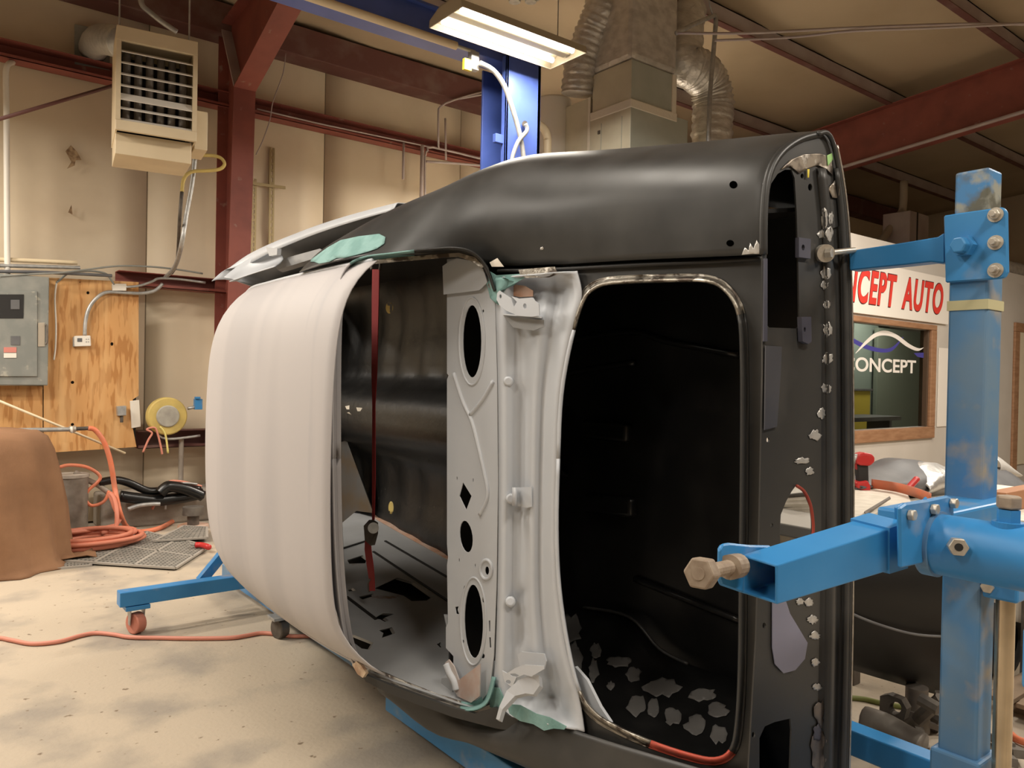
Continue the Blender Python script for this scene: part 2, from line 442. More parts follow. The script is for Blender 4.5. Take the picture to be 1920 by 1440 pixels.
c2 = iframe('roof_rafter', xr, [(SW-.42, 0), (SW-.60, kz-.1), (SW-1.9, ceil_z(SW-1.9)-.86), (-3, ceil_z(-3)-.80)], [(SW-.14, 0), (SW-.14, ceil_z(SW-.14)-.24), (-3, ceil_z(-3)-.24)])
cyl('pipe', (xr-.13, 6.2, ceil_z(6.2)-.88), (xr-.13, -1, ceil_z(-1)-.82), .022, M_purl, c2, 8)

# ------------------------------------------------------------------ office in the corner
SO = 4.0
wp = [(1604, 604), (1742, 618), (1737, 798), (1604, 806)]
wx0, wx1 = 6.2, H(1741, 700, s=SO).x
wz0, wz1 = H(1680, 803, s=SO).z, H(1680, 612, s=SO).z
X0, X1, ZT = 5.9, 13.5, H(1740, 496, s=SO).z+.02
wo = st(plate('wall_office', [(X0, SO, 0), (X1, SO, 0), (X1, SO, ZT), (X0, SO, ZT)], [[(wx0, SO, wz0), (wx1, SO, wz0), (wx1, SO, wz1), (wx0, SO, wz1)]], (0, .10, 0), M_office))
st(box('wall_office_side', (X0, SO+.1, 0), (X0+.1, SW-.25, ZT), M_office, None, 0))
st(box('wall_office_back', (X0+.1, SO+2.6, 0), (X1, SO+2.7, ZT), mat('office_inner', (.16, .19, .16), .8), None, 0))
st(box('ceiling_office', (X0, SO, ZT), (X1, SO+2.7, ZT+.12), M_office, None, 0))
st(box('wall_office_end', (X1, SO, 0), (X1+.1, SO+2.7, ZT), M_office, None, 0))
w1 = thing('window_1', ((wx0+wx1)/2, SO, wz0), None, None, kind='structure')
fw_ = .13
for a, b in (((wx0-fw_, SO-.03, wz0-fw_), (wx1+fw_, SO+.02, wz0)), ((wx0-fw_, SO-.03, wz1), (wx1+fw_, SO+.02, wz1+.06)), ((wx1, SO-.03, wz0), (wx1+fw_, SO+.02, wz1)), ((wx0-fw_, SO-.03, wz0), (wx0, SO+.02, wz1))):
    box('window_frame', a, b, M_wood, w1, .008)
box('stop', (wx1-.03, SO+.0, wz0), (wx1, SO+.09, wz1), mat('dark_wood', (.10, .06, .035), .6), w1, .003)
pane = box('pane', (wx0, SO+.05, wz0), (wx1, SO+.054, wz1), M_glass, w1, 0)
YD = SO+.046
def smoothpoly(top, bot, y, k=6):
    a = spline([H(*p, s=y) for p in top], k); b = spline([H(*p, s=y) for p in bot], k); return a + b[::-1]
M_dec = mat('white_vinyl', (.85, .80, .74), .5); M_decb = mat('blue_vinyl', (.06, .055, .30), .5)
plate('swoosh', smoothpoly([(1604, 662), (1622, 640), (1640, 625), (1660, 620), (1682, 628), (1705, 645), (1722, 653), (1733, 651)], [(1604, 663), (1628, 642), (1644, 631), (1660, 629), (1678, 634), (1700, 650), (1720, 658), (1733, 651)], YD), [], (0, -.002, 0), M_dec, w1)
plate('swoosh', smoothpoly([(1560, 600), (1600, 634), (1640, 651), (1670, 652), (1692, 632)], [(1560, 606), (1600, 643), (1640, 659), (1672, 658), (1694, 632)], YD+.001), [], (0, -.001, 0), M_decb, w1)
plate('swoosh', HS([(1713, 662), (1736, 661), (1735, 672), (1720, 669)], s=YD), [], (0, -.002, 0), M_decb, w1)
def text(name, s, p0, p1, h, mt, parent, off=0.0, ext=.001, shear=0, y=None, dy=0, chars=None):
    """letters set on the plane s=y between p0 (left, base) and p1 (right, base)"""
    cu = bpy.data.curves.new(name, 'FONT'); cu.body = s; cu.offset = off; cu.extrude = ext; cu.shear = shear; cu.space_character = chars or 1
    to = bpy.data.objects.new(name, cu); COL.objects.link(to)
    dg = bpy.context.evaluated_depsgraph_get(); me = bpy.data.meshes.new_from_object(to.evaluated_get(dg)); bpy.data.objects.remove(to)
    xs = [v.co.x for v in me.vertices]; ys = [v.co.y for v in me.vertices]
    x0, x1, y0, y1 = min(xs), max(xs), min(ys), max(ys); p0, p1 = Vector(p0), Vector(p1)
    V = []
    for v in me.vertices:
        t = (v.co.x-x0)/(x1-x0); q = p0.lerp(p1, t)
        V.append((q.x, q.y-dy-v.co.z, q.z+(v.co.y-y0)/(y1-y0)*h))
    Fc = [tuple(p.vertices) for p in me.polygons]; bpy.data.meshes.remove(me)
    return obj(name, V, Fc, mt, parent)
b0, b1 = H(1602, 698, s=YD), H(1717, 699, s=YD)
lw = (b1.x-b0.x)/6.0
text('lettering', 'CONCEPT', (b0.x-lw, YD, (b0.z+b1.z)/2), (b1.x, YD, (b0.z+b1.z)/2), (H(1660, 673, s=YD)-H(1660, 699, s=YD)).z, M_dec, w1, off=.02)
# what stands in the office, behind the glass
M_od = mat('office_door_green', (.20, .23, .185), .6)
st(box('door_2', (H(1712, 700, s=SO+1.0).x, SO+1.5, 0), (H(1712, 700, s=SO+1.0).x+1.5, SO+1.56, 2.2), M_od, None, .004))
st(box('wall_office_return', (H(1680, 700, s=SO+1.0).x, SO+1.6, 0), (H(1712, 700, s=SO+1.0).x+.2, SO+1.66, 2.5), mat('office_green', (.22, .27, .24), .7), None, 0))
ya_, yb_ = H(1560, 755, s=SO+1.4), H(1632, 733, s=SO+1.4)
yb = thing('office_cabinet', ((ya_.x+yb_.x)/2, SO+1.5, 0), 'yellow cabinet inside the office, seen dimly through its window', 'cabinet')
box('body', (ya_.x, SO+1.4, 0), (yb_.x, SO+1.44, yb_.z), mat('yellow_paint', (.50, .40, .05), .6), yb); box('top', (ya_.x-.04, SO+1.38, yb_.z), (yb_.x+.04, SO+1.46, yb_.z+.03), M_greyplast, yb)
da_, db_ = H(1560, 785, s=SO+.7), H(1690, 785, s=SO+.7)
ds = thing('office_desk', ((da_.x+db_.x)/2, SO+.9, 0), 'dark desk inside the office below the window lettering', 'desk')
box('desktop', (da_.x, SO+.7, da_.z-.05), (db_.x, SO+1.2, da_.z), M_greyplast, ds)
for xx in (da_.x+.05, db_.x-.1): box('leg', (xx, SO+.8, 0), (xx+.06, SO+1.1, da_.z-.05), M_greyplast, ds)
# sign over the window
sa, sb = H(1594, 592, s=SO), H(1773, 604, s=SO)
sz0, sz1 = (sa.z+sb.z)/2, H(1700, 507, s=SO).z
sx0 = sb.x-4.1
sg = thing('shop_sign', ((sx0+sb.x)/2, SO, sz0), 'white shop sign with red slanted capitals above the office window', 'sign')
box('board', (sx0, SO-.03, sz0), (sb.x, SO-.005, sz1), M_sign, sg, .003)
lb, lt = H(1768, 592, s=SO-.03), H(1765, 531, s=SO-.03)
hh = lt.z-lb.z
rx = H(1768, 560, s=SO-.03).x
lx = H(1690, 560, s=SO-.03).x
# AUTO spans lx..rx; CONCEPT ends before it
text('lettering', 'AUTO', (lx, SO-.031, lb.z), (rx, SO-.031, lb.z), hh, M_signdk, sg, off=.04, shear=.25, chars=1.12)
text('lettering', 'AUTO', (lx, SO-.034, lb.z+.01), (rx, SO-.034, lb.z+.01), hh-.02, M_signred, sg, off=.03, shear=.25, chars=1.12)
cx1 = H(1681, 560, s=SO-.03).x; cx0 = cx1-(cx1-H(1605, 560, s=SO-.03).x)/.53
text('lettering', 'CONCEPT', (cx0, SO-.031, lb.z), (cx1, SO-.031, lb.z), hh, M_signdk, sg, off=.04, shear=.25, chars=1.12)
text('lettering', 'CONCEPT', (cx0, SO-.034, lb.z+.01), (cx1, SO-.034, lb.z+.01), hh-.02, M_signred, sg, off=.03, shear=.25, chars=1.12)
# door at the right edge
dxl = H(1898, 700, s=SO).x; dzt = H(1905, 622, s=SO).z
d1 = thing('door_1', (dxl+.5, SO, 0), None, None, kind='structure')
box('casing', (dxl, SO-.03, 0), (dxl+.16, SO, dzt), M_wood, d1, .006); box('casing', (dxl, SO-.03, dzt), (dxl+1.2, SO, dzt+.12), M_wood, d1, .006)
box('leaf', (dxl+.16, SO-.02, .35), (dxl+1.1, SO-.004, dzt), M_alu, d1, .003)
nb = box('notice_sheet', (H(1757, 740, s=SO).x, SO-.012, H(1760, 800, s=SO).z), (H(1757, 740, s=SO).x+.42, SO-.004, H(1760, 652, s=SO).z), M_sign, None, .002)
tag(nb, 'tall white notice sheet on the wall right of the office window', 'notice')
# ------------------------------------------------------------------ the car shell, rolled on its side on the rotisserie
DK = dict(n=(1, .1, 0), c=1.675)                      # plane of the boot deck
DKP = dict(n=(1, .1, 0), c=1.69)
def zc(s): return 1.09-.04*(s-1.07) if s < 1.97 else 1.054+min(1, (s-1.97)/.3)*.058
car = thing('car_body_shell', (1.7, 2.6, .25), 'stripped car body shell turned on its side, pale roof and black quarter panel', 'car body')
# roof skin
def roof_r(s):
    pts = [(2.10, 1.075), (2.3, 1.04), (2.6, 1.02), (3.0, 1.02), (3.3, 1.035), (3.6, 1.07), (3.8, 1.115), (3.95, 1.20)]
    for (a, b), (c_, d) in zip(pts, pts[1:]):
        if s <= c_:
            t = (s-a)/(c_-a); return b+(d-b)*t
    return pts[-1][1]
def roof_pt(s, v):                                     # v in -1..1 over the width
    half = .665
    if s > 3.45: half -= .16*((s-3.45)/.5)**2
    q = abs(v)
    return Vector((roof_r(s) + .035*q*q + .115*q**7, s, 1.11 + half*v))
def rear_s(v):                                         # the roof's rear edge, curved at the corners
    return 2.258 + .0*v - .05*max(0, (abs(v)-.72)/.28)**1.6*(1.6 if v < 0 else 0)
NV = 40
rows = []
for i in range(31):
    row = []
    for j in range(NV+1):
        v = -1+2*j/NV; s0 = rear_s(v); s = s0+(3.95-s0)*i/30
        p = roof_pt(s, v); p.x = sum(roof_pt(s+d, v).x for d in (-.1, -.05, 0, .05, .1))/5 if s > 2.3 else p.x
        row.append(p)
    rows.append(row)
roof = grid('roof_panel', rows, M_prim, car, t=.004)
roof['label'] = 'pale primed roof skin'
# drip rails along both roof edges
for sg_ in (-1, 1):
    tube('drip_rail', [roof_pt(s, sg_*1.0)+Vector((.012, 0, .004*sg_)) for s in (2.3, 2.6, 2.9, 3.2, 3.5, 3.75, 3.93)], .010, M_lgrey if sg_ > 0 else M_prim, car, 8)
# inside of the roof, dark
rows = [[roof_pt(s, v*.96)+Vector((.05, 0, 0)) for v in [-1+.1*j for j in range(21)]] for s in [2.38+.15*i for i in range(11)]]
grid('headliner_side', rows, M_int, car, t=.004)
box('header_rail', (1.22, 3.66, .62), (1.29, 3.74, 1.60), M_int, car, .02)

# upper quarter panel and sail, station by station
Q = {
 1.05: [(1.545, 1.70), (1.543, 1.80), (1.556, 1.88), (1.60, 1.940), (1.68, 1.990), (1.77, 2.022), (1.85, 1.975), (1.89, 1.84)],
 1.10: [(1.535, 1.702), (1.530, 1.80), (1.540, 1.885), (1.585, 1.95), (1.67, 2.000), (1.77, 2.033), (1.865, 1.99), (1.92, 1.85)],
 1.43: [(1.515, 1.724), (1.503, 1.82), (1.503, 1.91), (1.545, 1.985), (1.63, 2.040), (1.73, 2.073), (1.86, 2.06), (2.0, 1.95)],
 1.72: [(1.495, 1.740), (1.470, 1.84), (1.472, 1.93), (1.51, 2.010), (1.58, 2.070), (1.69, 2.112), (1.83, 2.12), (2.08, 2.04)],
 1.97: [(1.472, 1.762), (1.430, 1.86), (1.430, 1.95), (1.46, 2.03), (1.53, 2.10), (1.64, 2.142), (1.79, 2.15), (2.08, 2.06)],
 2.13: [(1.36, 1.795), (1.365, 1.865), (1.385, 1.94), (1.42, 2.015), (1.49, 2.085), (1.60, 2.132), (1.77, 2.15), (2.08, 2.06)],
 2.28: [(1.235, 1.800), (1.27, 1.855), (1.31, 1.92), (1.365, 1.99), (1.445, 2.05), (1.56, 2.10), (1.74, 2.125), (2.08, 2.05)],
 2.50: [(1.165, 1.795), (1.20, 1.845), (1.25, 1.905), (1.32, 1.965), (1.415, 2.022), (1.53, 2.068), (1.71, 2.10), (2.08, 2.03)],
 2.80: [(1.16, 1.785), (1.195, 1.825), (1.245, 1.875), (1.32, 1.93), (1.41, 1.98), (1.52, 2.03), (1.69, 2.07), (2.08, 2.01)],
}
SS = sorted(Q)
secs = [[Vector((r, s, z)) for r, z in Q[s]] for s in SS]
qu = loft('quarter_panel', secs, M_black, car, 5, 4, .004); qu['label'] = 'satin black upper quarter panel'
FLW = {1.05: 1, 1.10: 1, 1.43: .95, 1.72: .64, 1.97: .36, 2.13: .3, 2.28: .14, 2.50: .06, 2.80: .03}
secs = [[Vector((r if s < 2.0 else Q[s][0][0]+(r-Q[s][0][0])*.15, s, 2*zc(s)-Q[s][0][1]-(z-Q[s][0][1])*FLW[s]-min(1, max(0, (s-1.8)/.3))*.055)) for r, z in Q[s]] for s in SS[:7]]
ql = loft('quarter_panel', secs, M_tail, car, 5, 4, .004); ql['label'] = 'dull lower quarter panel close to the floor'
BQ = bvh(qu); BQL = bvh(ql)
# rolled end lip of the quarter
for src in (Q[1.05],):
    tube('end_lip', [Vector((r, 1.05, z)) for r, z in src[:6]], .010, M_black, car, 8)
    tube('end_lip', [Vector((r, 1.05, 2*zc(1.05)-z)) for r, z in src[:6]], .010, M_tail, car, 8)

# belt line / door top in grey primer beyond the side glass opening
bp = [(752, 381), (700, 394), (650, 408), (600, 424), (560, 439), (515, 457), (470, 479), (435, 503), (410, 524)]
rr = [1.58, 1.56, 1.54, 1.52, 1.50, 1.46, 1.42, 1.36, 1.28]
top = [H(x, y, r=r_) for (x, y), r_ in zip(bp, rr)]
secs = []
for i, p in enumerate(top):
    w = (.035+.004*i) if i < 7 else .012
    secs.append([p+Vector((-.035, 0, -w)), p+Vector((-.02, 0, -.006)), p, p+Vector((.09, .0, .0)), p+Vector((.28, 0, -.05)), p+Vector((.55, 0, -.12))])
loft('door_top', secs, M_lgrey, car, 4, 2, .004)
pa = spline([H(420, 520, r=1.27), H(438, 505, r=1.33), H(470, 483, r=1.40), H(510, 462, r=1.45)], 5); pb_ = spline([H(430, 528, r=1.27), H(450, 521, r=1.31), H(480, 511, r=1.36), H(516, 500, r=1.40)], 5)
grid('windscreen_pillar', [[a.lerp(b, t/5)+Vector((.05*math.sin(math.pi*t/5), 0, 0)) for t in range(6)] for a, b in zip(pa, pb_)], M_lgrey, car, t=.004)
plate('pillar_bracket', [H(498, 463, r=1.38), H(520, 466, r=1.38), H(519, 478, r=1.38), H(505, 480, r=1.38)], [], (.02, 0, 0), M_lgrey, car)
gp = [H(512, 490, r=1.5), H(600, 466, r=1.5), H(610, 478, r=1.5), H(520, 506, r=1.5)]
plate('inner_door_rail', gp, [], (.03, 0, -.01), M_lgrey2, car)

# cabin: floor pan with tunnel, toe board, sides
FR = 2.15
def floor_r(z):
    d = (z-1.17)/.17
    return FR - .22*math.exp(-d*d*d*d) - .015*math.sin(z*14)
rows = [[(floor_r(.28+1.75*j/40) - .006*math.sin(s*26)*(1 if abs(.28+1.75*j/40-1.17) > .2 else 0), s, .28+1.75*j/40) for j in range(41)] for s in [2.2+.06*i for i in range(42)]]
grid('cabin_floor', rows, M_int, car, t=.006)
rows = [[(FR+.05-.06*i, 4.62+.03*math.sin(i), .35+1.5*j/10) for j in range(11)] for i in range(10)]
grid('firewall', rows, M_int, car, t=.006)
plate('upper_inner_side', [(1.35, 2.2, 1.86), (2.15, 2.2, 1.93), (2.15, 4.6, 1.93), (1.6, 4.6, 1.90), (1.5, 2.8, 1.88)], [], (0, 0, .01), M_int, car)  # near-black colour stands for the shadow on this side
BC = bvh([o for o in car.children if o.name.startswith('cabin_floor')][0])
for k_, pl_ in enumerate(([(648, 762), (656, 760), (660, 778), (651, 774)], [(669, 764), (680, 765), (680, 775), (669, 775)])): decal('floor_sticker', pl_, BC, M_paper, car, .003, 5)
decal('floor_plug', ell(731, 577, 7, 11), BC, M_yel, car, .003, 5)
decal('floor_plug', ell(734, 952, 5, 12), BC, M_yel, car, .003, 5)
M_smear = mat('sealer_smear', (.10, .095, .085), .5, c2=(.03, .03, .027), scale=30)
rq = random.Random(11)
for k_ in range(46):
    x, y = rq.uniform(660, 836), rq.choice((rq.uniform(560, 690), rq.uniform(850, 1000), rq.uniform(740, 800)))
    if y > 950+(x-690)*.5: continue
    decal('sealer_smear', blob(x, y, rq.uniform(1.5, 4), rq.uniform(3, 11), k_+200, 10, .4), BC, M_smear, car, .002, 6)
# lower inner side, grey epoxy with pressed openings
A_, B_, C_ = H(700, 962, r=2.15), H(838, 1040, r=2.15), H(690, 1262, r=1.26)
LS = plane3(A_, B_, C_)
holes = [[(703, 1103), (745, 1083), (775, 1092), (812, 1118), (800, 1126), (772, 1127), (757, 1117)],
         [(651, 1050), (680, 1041), (690, 1048), (688, 1056), (655, 1057)],
         [(650, 1104), (662, 1102), (668, 1107), (655, 1109)], [(672, 1119), (700, 1113), (703, 1117), (680, 1124)],
         [(655, 1187), (700, 1205), (692, 1218), (678, 1216), (657, 1200)], [(711, 1182), (735, 1176), (741, 1187), (716, 1196), (719, 1187)],
         [(700, 1160), (718, 1150), (739, 1151), (722, 1158), (729, 1163), (722, 1166), (712, 1161)], [(819, 1208), (826, 1204), (833, 1210), (826, 1214)]]
outer = [(636, 985), (668, 958), (700, 962), (770, 999), (850, 1046), (940, 1110), (960, 1300), (900, 1330), (860, 1320), (780, 1292), (690, 1262), (652, 1225), (636, 1150)]
ls = plate('lower_inner_side', HS(outer, **LS), [HS(h, **LS) for h in holes], (0, .02, -.012), M_lgrey2, car)
nb_ = Vector(LS['n']); nb_ = nb_ if nb_.z < 0 else -nb_
plate('opening_backing', [p+nb_*.05 for p in HS([(645, 1000), (668, 975), (700, 978), (770, 1010), (850, 1056), (920, 1110), (930, 1260), (880, 1285), (785, 1255), (700, 1225), (668, 1195), (650, 1150)], **LS)], [], nb_*.004, M_dark, car)  # dark sheet added behind the openings, standing for their shaded depth
for a, b in (((700, 1035), (840, 1128)), ((722, 1015), (842, 1085)), ((650, 1120), (705, 1162)), ((640, 1030), (690, 1014))):
    v, f = beamg(H(*a, **LS)-nb_*.002, H(*b, **LS)-nb_*.002, .012, .006, upv=nb_); obj('side_seam', v, f, M_dark, car)
v = HS([(700, 962), (770, 999), (840, 1040), (842, 1052), (770, 1012), (704, 974)], **LS)
plate('primer_edge', [p-nb_*.003 for p in v], [], -nb_*.003, M_rust, car)
v = HS([(636, 830), (650, 825), (700, 962), (668, 958), (636, 985)], n=(1, .25, 0), c=2.05+.25*4.1)
plate('kick_panel', v, [], (.01, .01, 0), mat('kick_grey', (.09, .09, .09), .5, c2=(.10, .07, .04), scale=6), car)

# package tray with speaker openings
TR = DK
tray_out = [(838, 486), (838, 700), (841, 704), (838, 712), (838, 1020), (840, 1045), (838, 1060), (840, 1168), (836, 1176), (836, 1215), (850, 1230), (850, 1270), (870, 1300), (900, 1318), (918, 1295), (926, 1230), (931, 1100), (934, 900), (932, 700), (928, 560), (915, 505), (890, 480)]
th = [ell(885, 640, 17.5, 68, 28), [(868, 904), (884, 930), (874, 957), (861, 930)], ell(874, 1006, 12, 30, 20, -.12), ell(913, 1070, 4, 8, 12), ell(888, 1165, 17.5, 69, 28, -.02),
      [(853, 1138), (860, 1137), (858, 1143), (861, 1152), (855, 1151)], [(916, 1164), (919, 1163), (919, 1184), (917, 1184)], [(917, 1195), (920, 1195), (921, 1215), (918, 1214)],
      ell(869, 580, 1.6, 3, 8), ell(906, 583, 1.6, 3, 8), ell(867, 694, 1.6, 3, 8), ell(902, 696, 1.6, 3, 8), ell(871, 1103, 1.8, 5, 8), ell(906, 1125, 1.8, 6, 8), ell(868, 1203, 2, 4, 8), ell(905, 1230, 4, 5, 8), ell(861, 477+20, 1.5, 4, 8), ell(849, 519, 1.5, 4, 8), ell(857, 897, 1, 4, 6), ell(887, 900, 1, 4, 6), ell(861, 1050, 1, 4, 6), ell(891, 1060, 1, 4, 6)]
tray = plate('package_tray', HS(tray_out, **TR), [HS(h, **TR) for h in th], (.003, 0, 0), M_lgrey, car)
tray['label'] = 'light grey rear parcel shelf with oval speaker cut-outs'
up_ = Vector((-1, -.1, 0)).normalized()
for pth in ([(851, 700), (868, 752), (885, 790), (898, 840), (909, 888), (915, 920), (912, 940), (900, 965)], [(925, 715), (905, 750), (882, 778)]):
    q = HS(pth, **TR); tube('stiffening_bead', q, .0075, M_lgrey, tray, 8)
for cx, cy, rx, ry in ((885, 640, 24, 82), (888, 1165, 24, 82)):
    tube('speaker_ring', HS(ell(cx, cy, rx, ry, 20), **TR), .004, M_lgrey, tray, 6, closed=True, smooth=2)
tube('grommet_ring', HS(ell(912, 1068, 11, 18, 14), **TR), .006, M_lgrey, tray, 6, closed=True, smooth=2)
# gusset at the tray's upper corner, brace and bag at its lower corner
plate('corner_gusset', [p+up_*.012 for p in HS([(836, 500), (850, 490), (885, 478), (912, 505), (920, 530), (905, 545), (838, 553)], **TR)], [], up_*.003, M_lgrey, car)
plate('corner_brace', [p+up_*.03 for p in HS([(849, 1238), (856, 1232), (866, 1245), (875, 1270), (915, 1240), (914, 1300), (898, 1312), (872, 1300), (862, 1280), (852, 1262)], **TR)], [], up_*.004, mat('brace_primer', (.55, .50, .48), .6, c2=(.50, .36, .31), scale=9, mix=(.45, .6)), car)
tube('brace_bead', [p+up_*.034 for p in HS([(852, 1240), (858, 1256), (867, 1272), (871, 1288)], **TR)], .013, M_lgrey, car, 8)
wp_ = H(850, 1225, r=1.52); rows = []
for i in range(9):
    a = math.pi*i/8
    rows.append([wp_+Vector((.02+.10*math.sin(a)*f, .03+.13*f*.5, -.13*math.cos(a)*f-.02)) for f in (1, .9, .6, .2, 0)])
grid('wheel_tub', rows, M_lgrey, car, t=.004)
plate('tub_flange', HS([(828, 1272), (850, 1270), (848, 1300), (826, 1296)], r=1.44), [], (.03, .02, 0), M_lgrey2, car)
# rear bulkhead below the tray (boot side black, cabin side dark)
plate('seat_bulkhead', [(1.50, 2.24, .36), (2.14, 2.24, .36), (2.14, 2.24, 1.84), (1.50, 2.24, 1.84)], [], (0, .01, 0), M_trunk, car)

# rear window channel
ch = [(622, 860), (623, 640), (630, 555), (645, 505), (678, 482), (740, 473), (800, 466), (855, 463), (892, 474), (915, 502), (930, 545)]
cb = [(930, 1270), (915, 1318), (880, 1334), (830, 1322), (770, 1300), (715, 1277), (672, 1258), (648, 1212), (633, 1120), (625, 1000), (622, 860)]
def chan(pts, ins, rfun, mats):
    P = [Vector((x, y, 0)) for x, y in pts]; sp = spline(P, 5)
    cen = Vector((780, 880, 0)); rows = []
    for i, p in enumerate(sp):
        d = sp[min(i+1, len(sp)-1)]-sp[max(i-1, 0)]; nrm = Vector((-d.y, d.x, 0)).normalized()
        if nrm.dot(cen-p) < 0: nrm = -nrm
        r0 = rfun(p)
        row = []
        for f, dr in ((-.9*max(.01, min(1, (300-abs(p.y-870))/80)), .012*max(0, min(1, (300-abs(p.y-870))/80))), (0, .0), (.12, -.004), (.22, .006), (.5, .045), (.56, .048), (.95, .042), (1.0, .046)):
            q = p+nrm*(ins*f); row.append(H(q.x, q.y, r=r0+dr))
        rows.append(row)
    return rows
def rfun(p):
    t = max(0, min(1, (p.x-622)/(930-622)))
    return 1.083 + .365*t**1.15 + (1-t)**1.5*(.62 if p.y > 870 else .45)*(.035*(abs(p.y-870)/385)**2+.115*(abs(p.y-870)/385)**7)
rt = chan(ch, 17, rfun, None); rb = chan(cb, 17, rfun, None)
nsp = 18
grid('window_channel', rt[:nsp], M_prim, car, t=.003); grid('window_channel', rt[nsp-1:nsp+11], M_teal, car, t=.003); wct = grid('window_channel', rt[nsp+10:], M_black, car, t=.003)
nb2 = 26
grid('window_channel', rb[:13], M_teal, car, t=.003); grid('window_channel', rb[12:31], M_seam, car, t=.003); grid('window_channel', rb[30:], M_prim, car, t=.003)
plate('bare_flange', [H(x, y, r=1.20+.25*(x-690)/220) for x, y in [(690, 489), (740, 483), (800, 478), (860, 474), (890, 482), (908, 500), (902, 503), (885, 490), (858, 481), (800, 486), (742, 491), (692, 496)]], [], (.003, 0, 0), M_seam, car)
plate('bare_corner', [H(x, y, r=1.16) for x, y in [(668, 1240), (677, 1248), (686, 1262), (680, 1271), (670, 1264), (660, 1246)]], [], (.01, 0, 0), mat('bronzed_steel', (.62, .50, .36), .35, .6, c2=(.35, .22, .14), scale=30), car)

sk = [(676, 1262), (730, 1284), (790, 1306), (850, 1328), (890, 1338), (925, 1326), (960, 1345), (1010, 1358), (1010, 1378), (930, 1366), (850, 1345), (780, 1320), (720, 1296), (686, 1278)]
plate('lower_gutter', [H(x, y, r=1.19+.30*(x-676)/300) for x, y in sk], [], (.012, 0, 0), M_tail, car)
# deck filler panel between the window and the boot: pressed trough in light grey
Lb = spline([Vector((x, y, 0)) for x, y in [(934, 520), (930, 560), (934, 700), (936, 900), (934, 1100), (930, 1230), (926, 1300), (938, 1340)]], 6)
Rb = spline([Vector((x, y, 0)) for x, y in [(1082, 508), (1090, 560), (1068, 640), (1050, 740), (1044, 860), (1042, 1000), (1046, 1100), (1062, 1220), (1086, 1310), (1096, 1372)]], 6)
def along(sp, t):
    f = t*(len(sp)-1); i = min(int(f), len(sp)-2); return sp[i].lerp(sp[i+1], f-i)
prof = [(0, .0), (.07, -.012), (.14, -.006), (.24, .026), (.36, .030), (.46, .026), (.56, .004), (.64, .010), (.70, .030), (.80, .022), (.92, .0), (1, -.004)]
rows = []
for i in range(61):
    t = i/60; a, b = along(Lb, t), along(Rb, t); b = Vector((b.x, b.y, 0)); row = []
    deep = 1.0
    pock = max(0, 1-abs(t-.09)/.08)*.05 + max(0, 1-abs(t-.88)/.09)*.05
    end = 0
    if t < .06: end = (.06-t)/.06*-.05
    if t > .94: end = (t-.94)/.06*-.04
    for u_, d in prof:
        q = a.lerp(b, u_); mid = math.sin(math.pi*min(1, max(0, (u_-.2)/.75))) if .2 < u_ < .95 else 0
        dd = d*deep + pock*mid + end*(1 if .15 < u_ < .9 else 0)
        if .33 < u_ < .50 and (.60 < t < .72 or .30 < t < .5): dd += .012
        row.append(H(q.x, q.y, n=(1, .1, 0), c=1.668+dd))
    rows.append(row)
fil = grid('deck_filler_panel', rows, M_lgrey, car, t=.004); fil['label'] = 'light grey pressed panel between rear window and boot'
# boot hinge brackets and small tabs
def DP(x, y, d): return H(x, y, n=(1, .1, 0), c=1.668+d)
hb = plate('hinge_bracket', [DP(x, y, -.05) for x, y in [(961, 556), (975, 560), (1000, 558), (1004, 564), (1012, 570), (1013, 592), (1000, 594), (968, 592), (966, 575), (971, 566)]], [[DP(x, y, -.05) for x, y in ell(986, 574, 3.5, 5, 10)]], (-.004, 0, 0), M_lgrey, car)
plate('wing', [DP(x, y, -.045) for x, y in [(934, 550), (938, 545), (945, 550), (960, 560), (966, 576), (968, 590), (950, 582), (938, 572), (933, 562)]], [[DP(x, y, -.045) for x, y in ell(940, 556, 2.5, 4, 10)]], (-.004, 0, 0), M_lgrey, hb)
plate('ledge', [DP(943, 588, -.05), DP(1015, 594, -.05), DP(1018, 594, .03), DP(945, 590, .03)], [], (0, 0, -.004), M_lgrey, hb)
plate('hood', [DP(x, y, -.02) for x, y in [(946, 594), (1020, 600), (1020, 612), (1000, 620), (985, 618), (962, 614), (952, 602)]], [], (.004, 0, 0), M_lgrey2, hb)
plate('primer_patch', [DP(x, y, .018) for x, y in [(938, 536), (950, 532), (985, 536), (1000, 545), (1000, 556), (975, 557), (950, 552)]], [], (-.002, 0, 0), M_rust, hb)
h2 = plate('hinge_bracket', [DP(x, y, -.06) for x, y in [(952, 1262), (968, 1252), (985, 1246), (1022, 1248), (1022, 1254), (998, 1268), (985, 1264), (970, 1270), (962, 1288), (948, 1278), (943, 1257)]], [[DP(x, y, -.06) for x, y in [(958, 1263), (968, 1262), (976, 1266), (970, 1269), (961, 1267)]], [DP(x, y, -.06) for x, y in ell(955, 1278, 5, 4, 8)]], (-.004, 0, 0), M_lgrey, car)
plate('back_plate', [DP(x, y, -.01) for x, y in [(970, 1228), (978, 1222), (1020, 1226), (1024, 1240), (1020, 1254), (975, 1248)]], [], (.004, 0, 0), M_lgrey, h2)
ho = [H(x, y, n=(1, .1, 0), c=1.668+d) for x, y, d in [(1010, 1266, -.05), (1012, 1285, -.05), (1000, 1302, -.055), (985, 1300, -.06), (965, 1305, -.07), (942, 1330, -.09), (936, 1350, -.095), (930, 1348, -.095), (936, 1325, -.09), (950, 1295, -.07), (972, 1275, -.06), (995, 1265, -.05)]]
plate('hook', ho, [], (.012, .0, -.01), M_lgrey, h2)
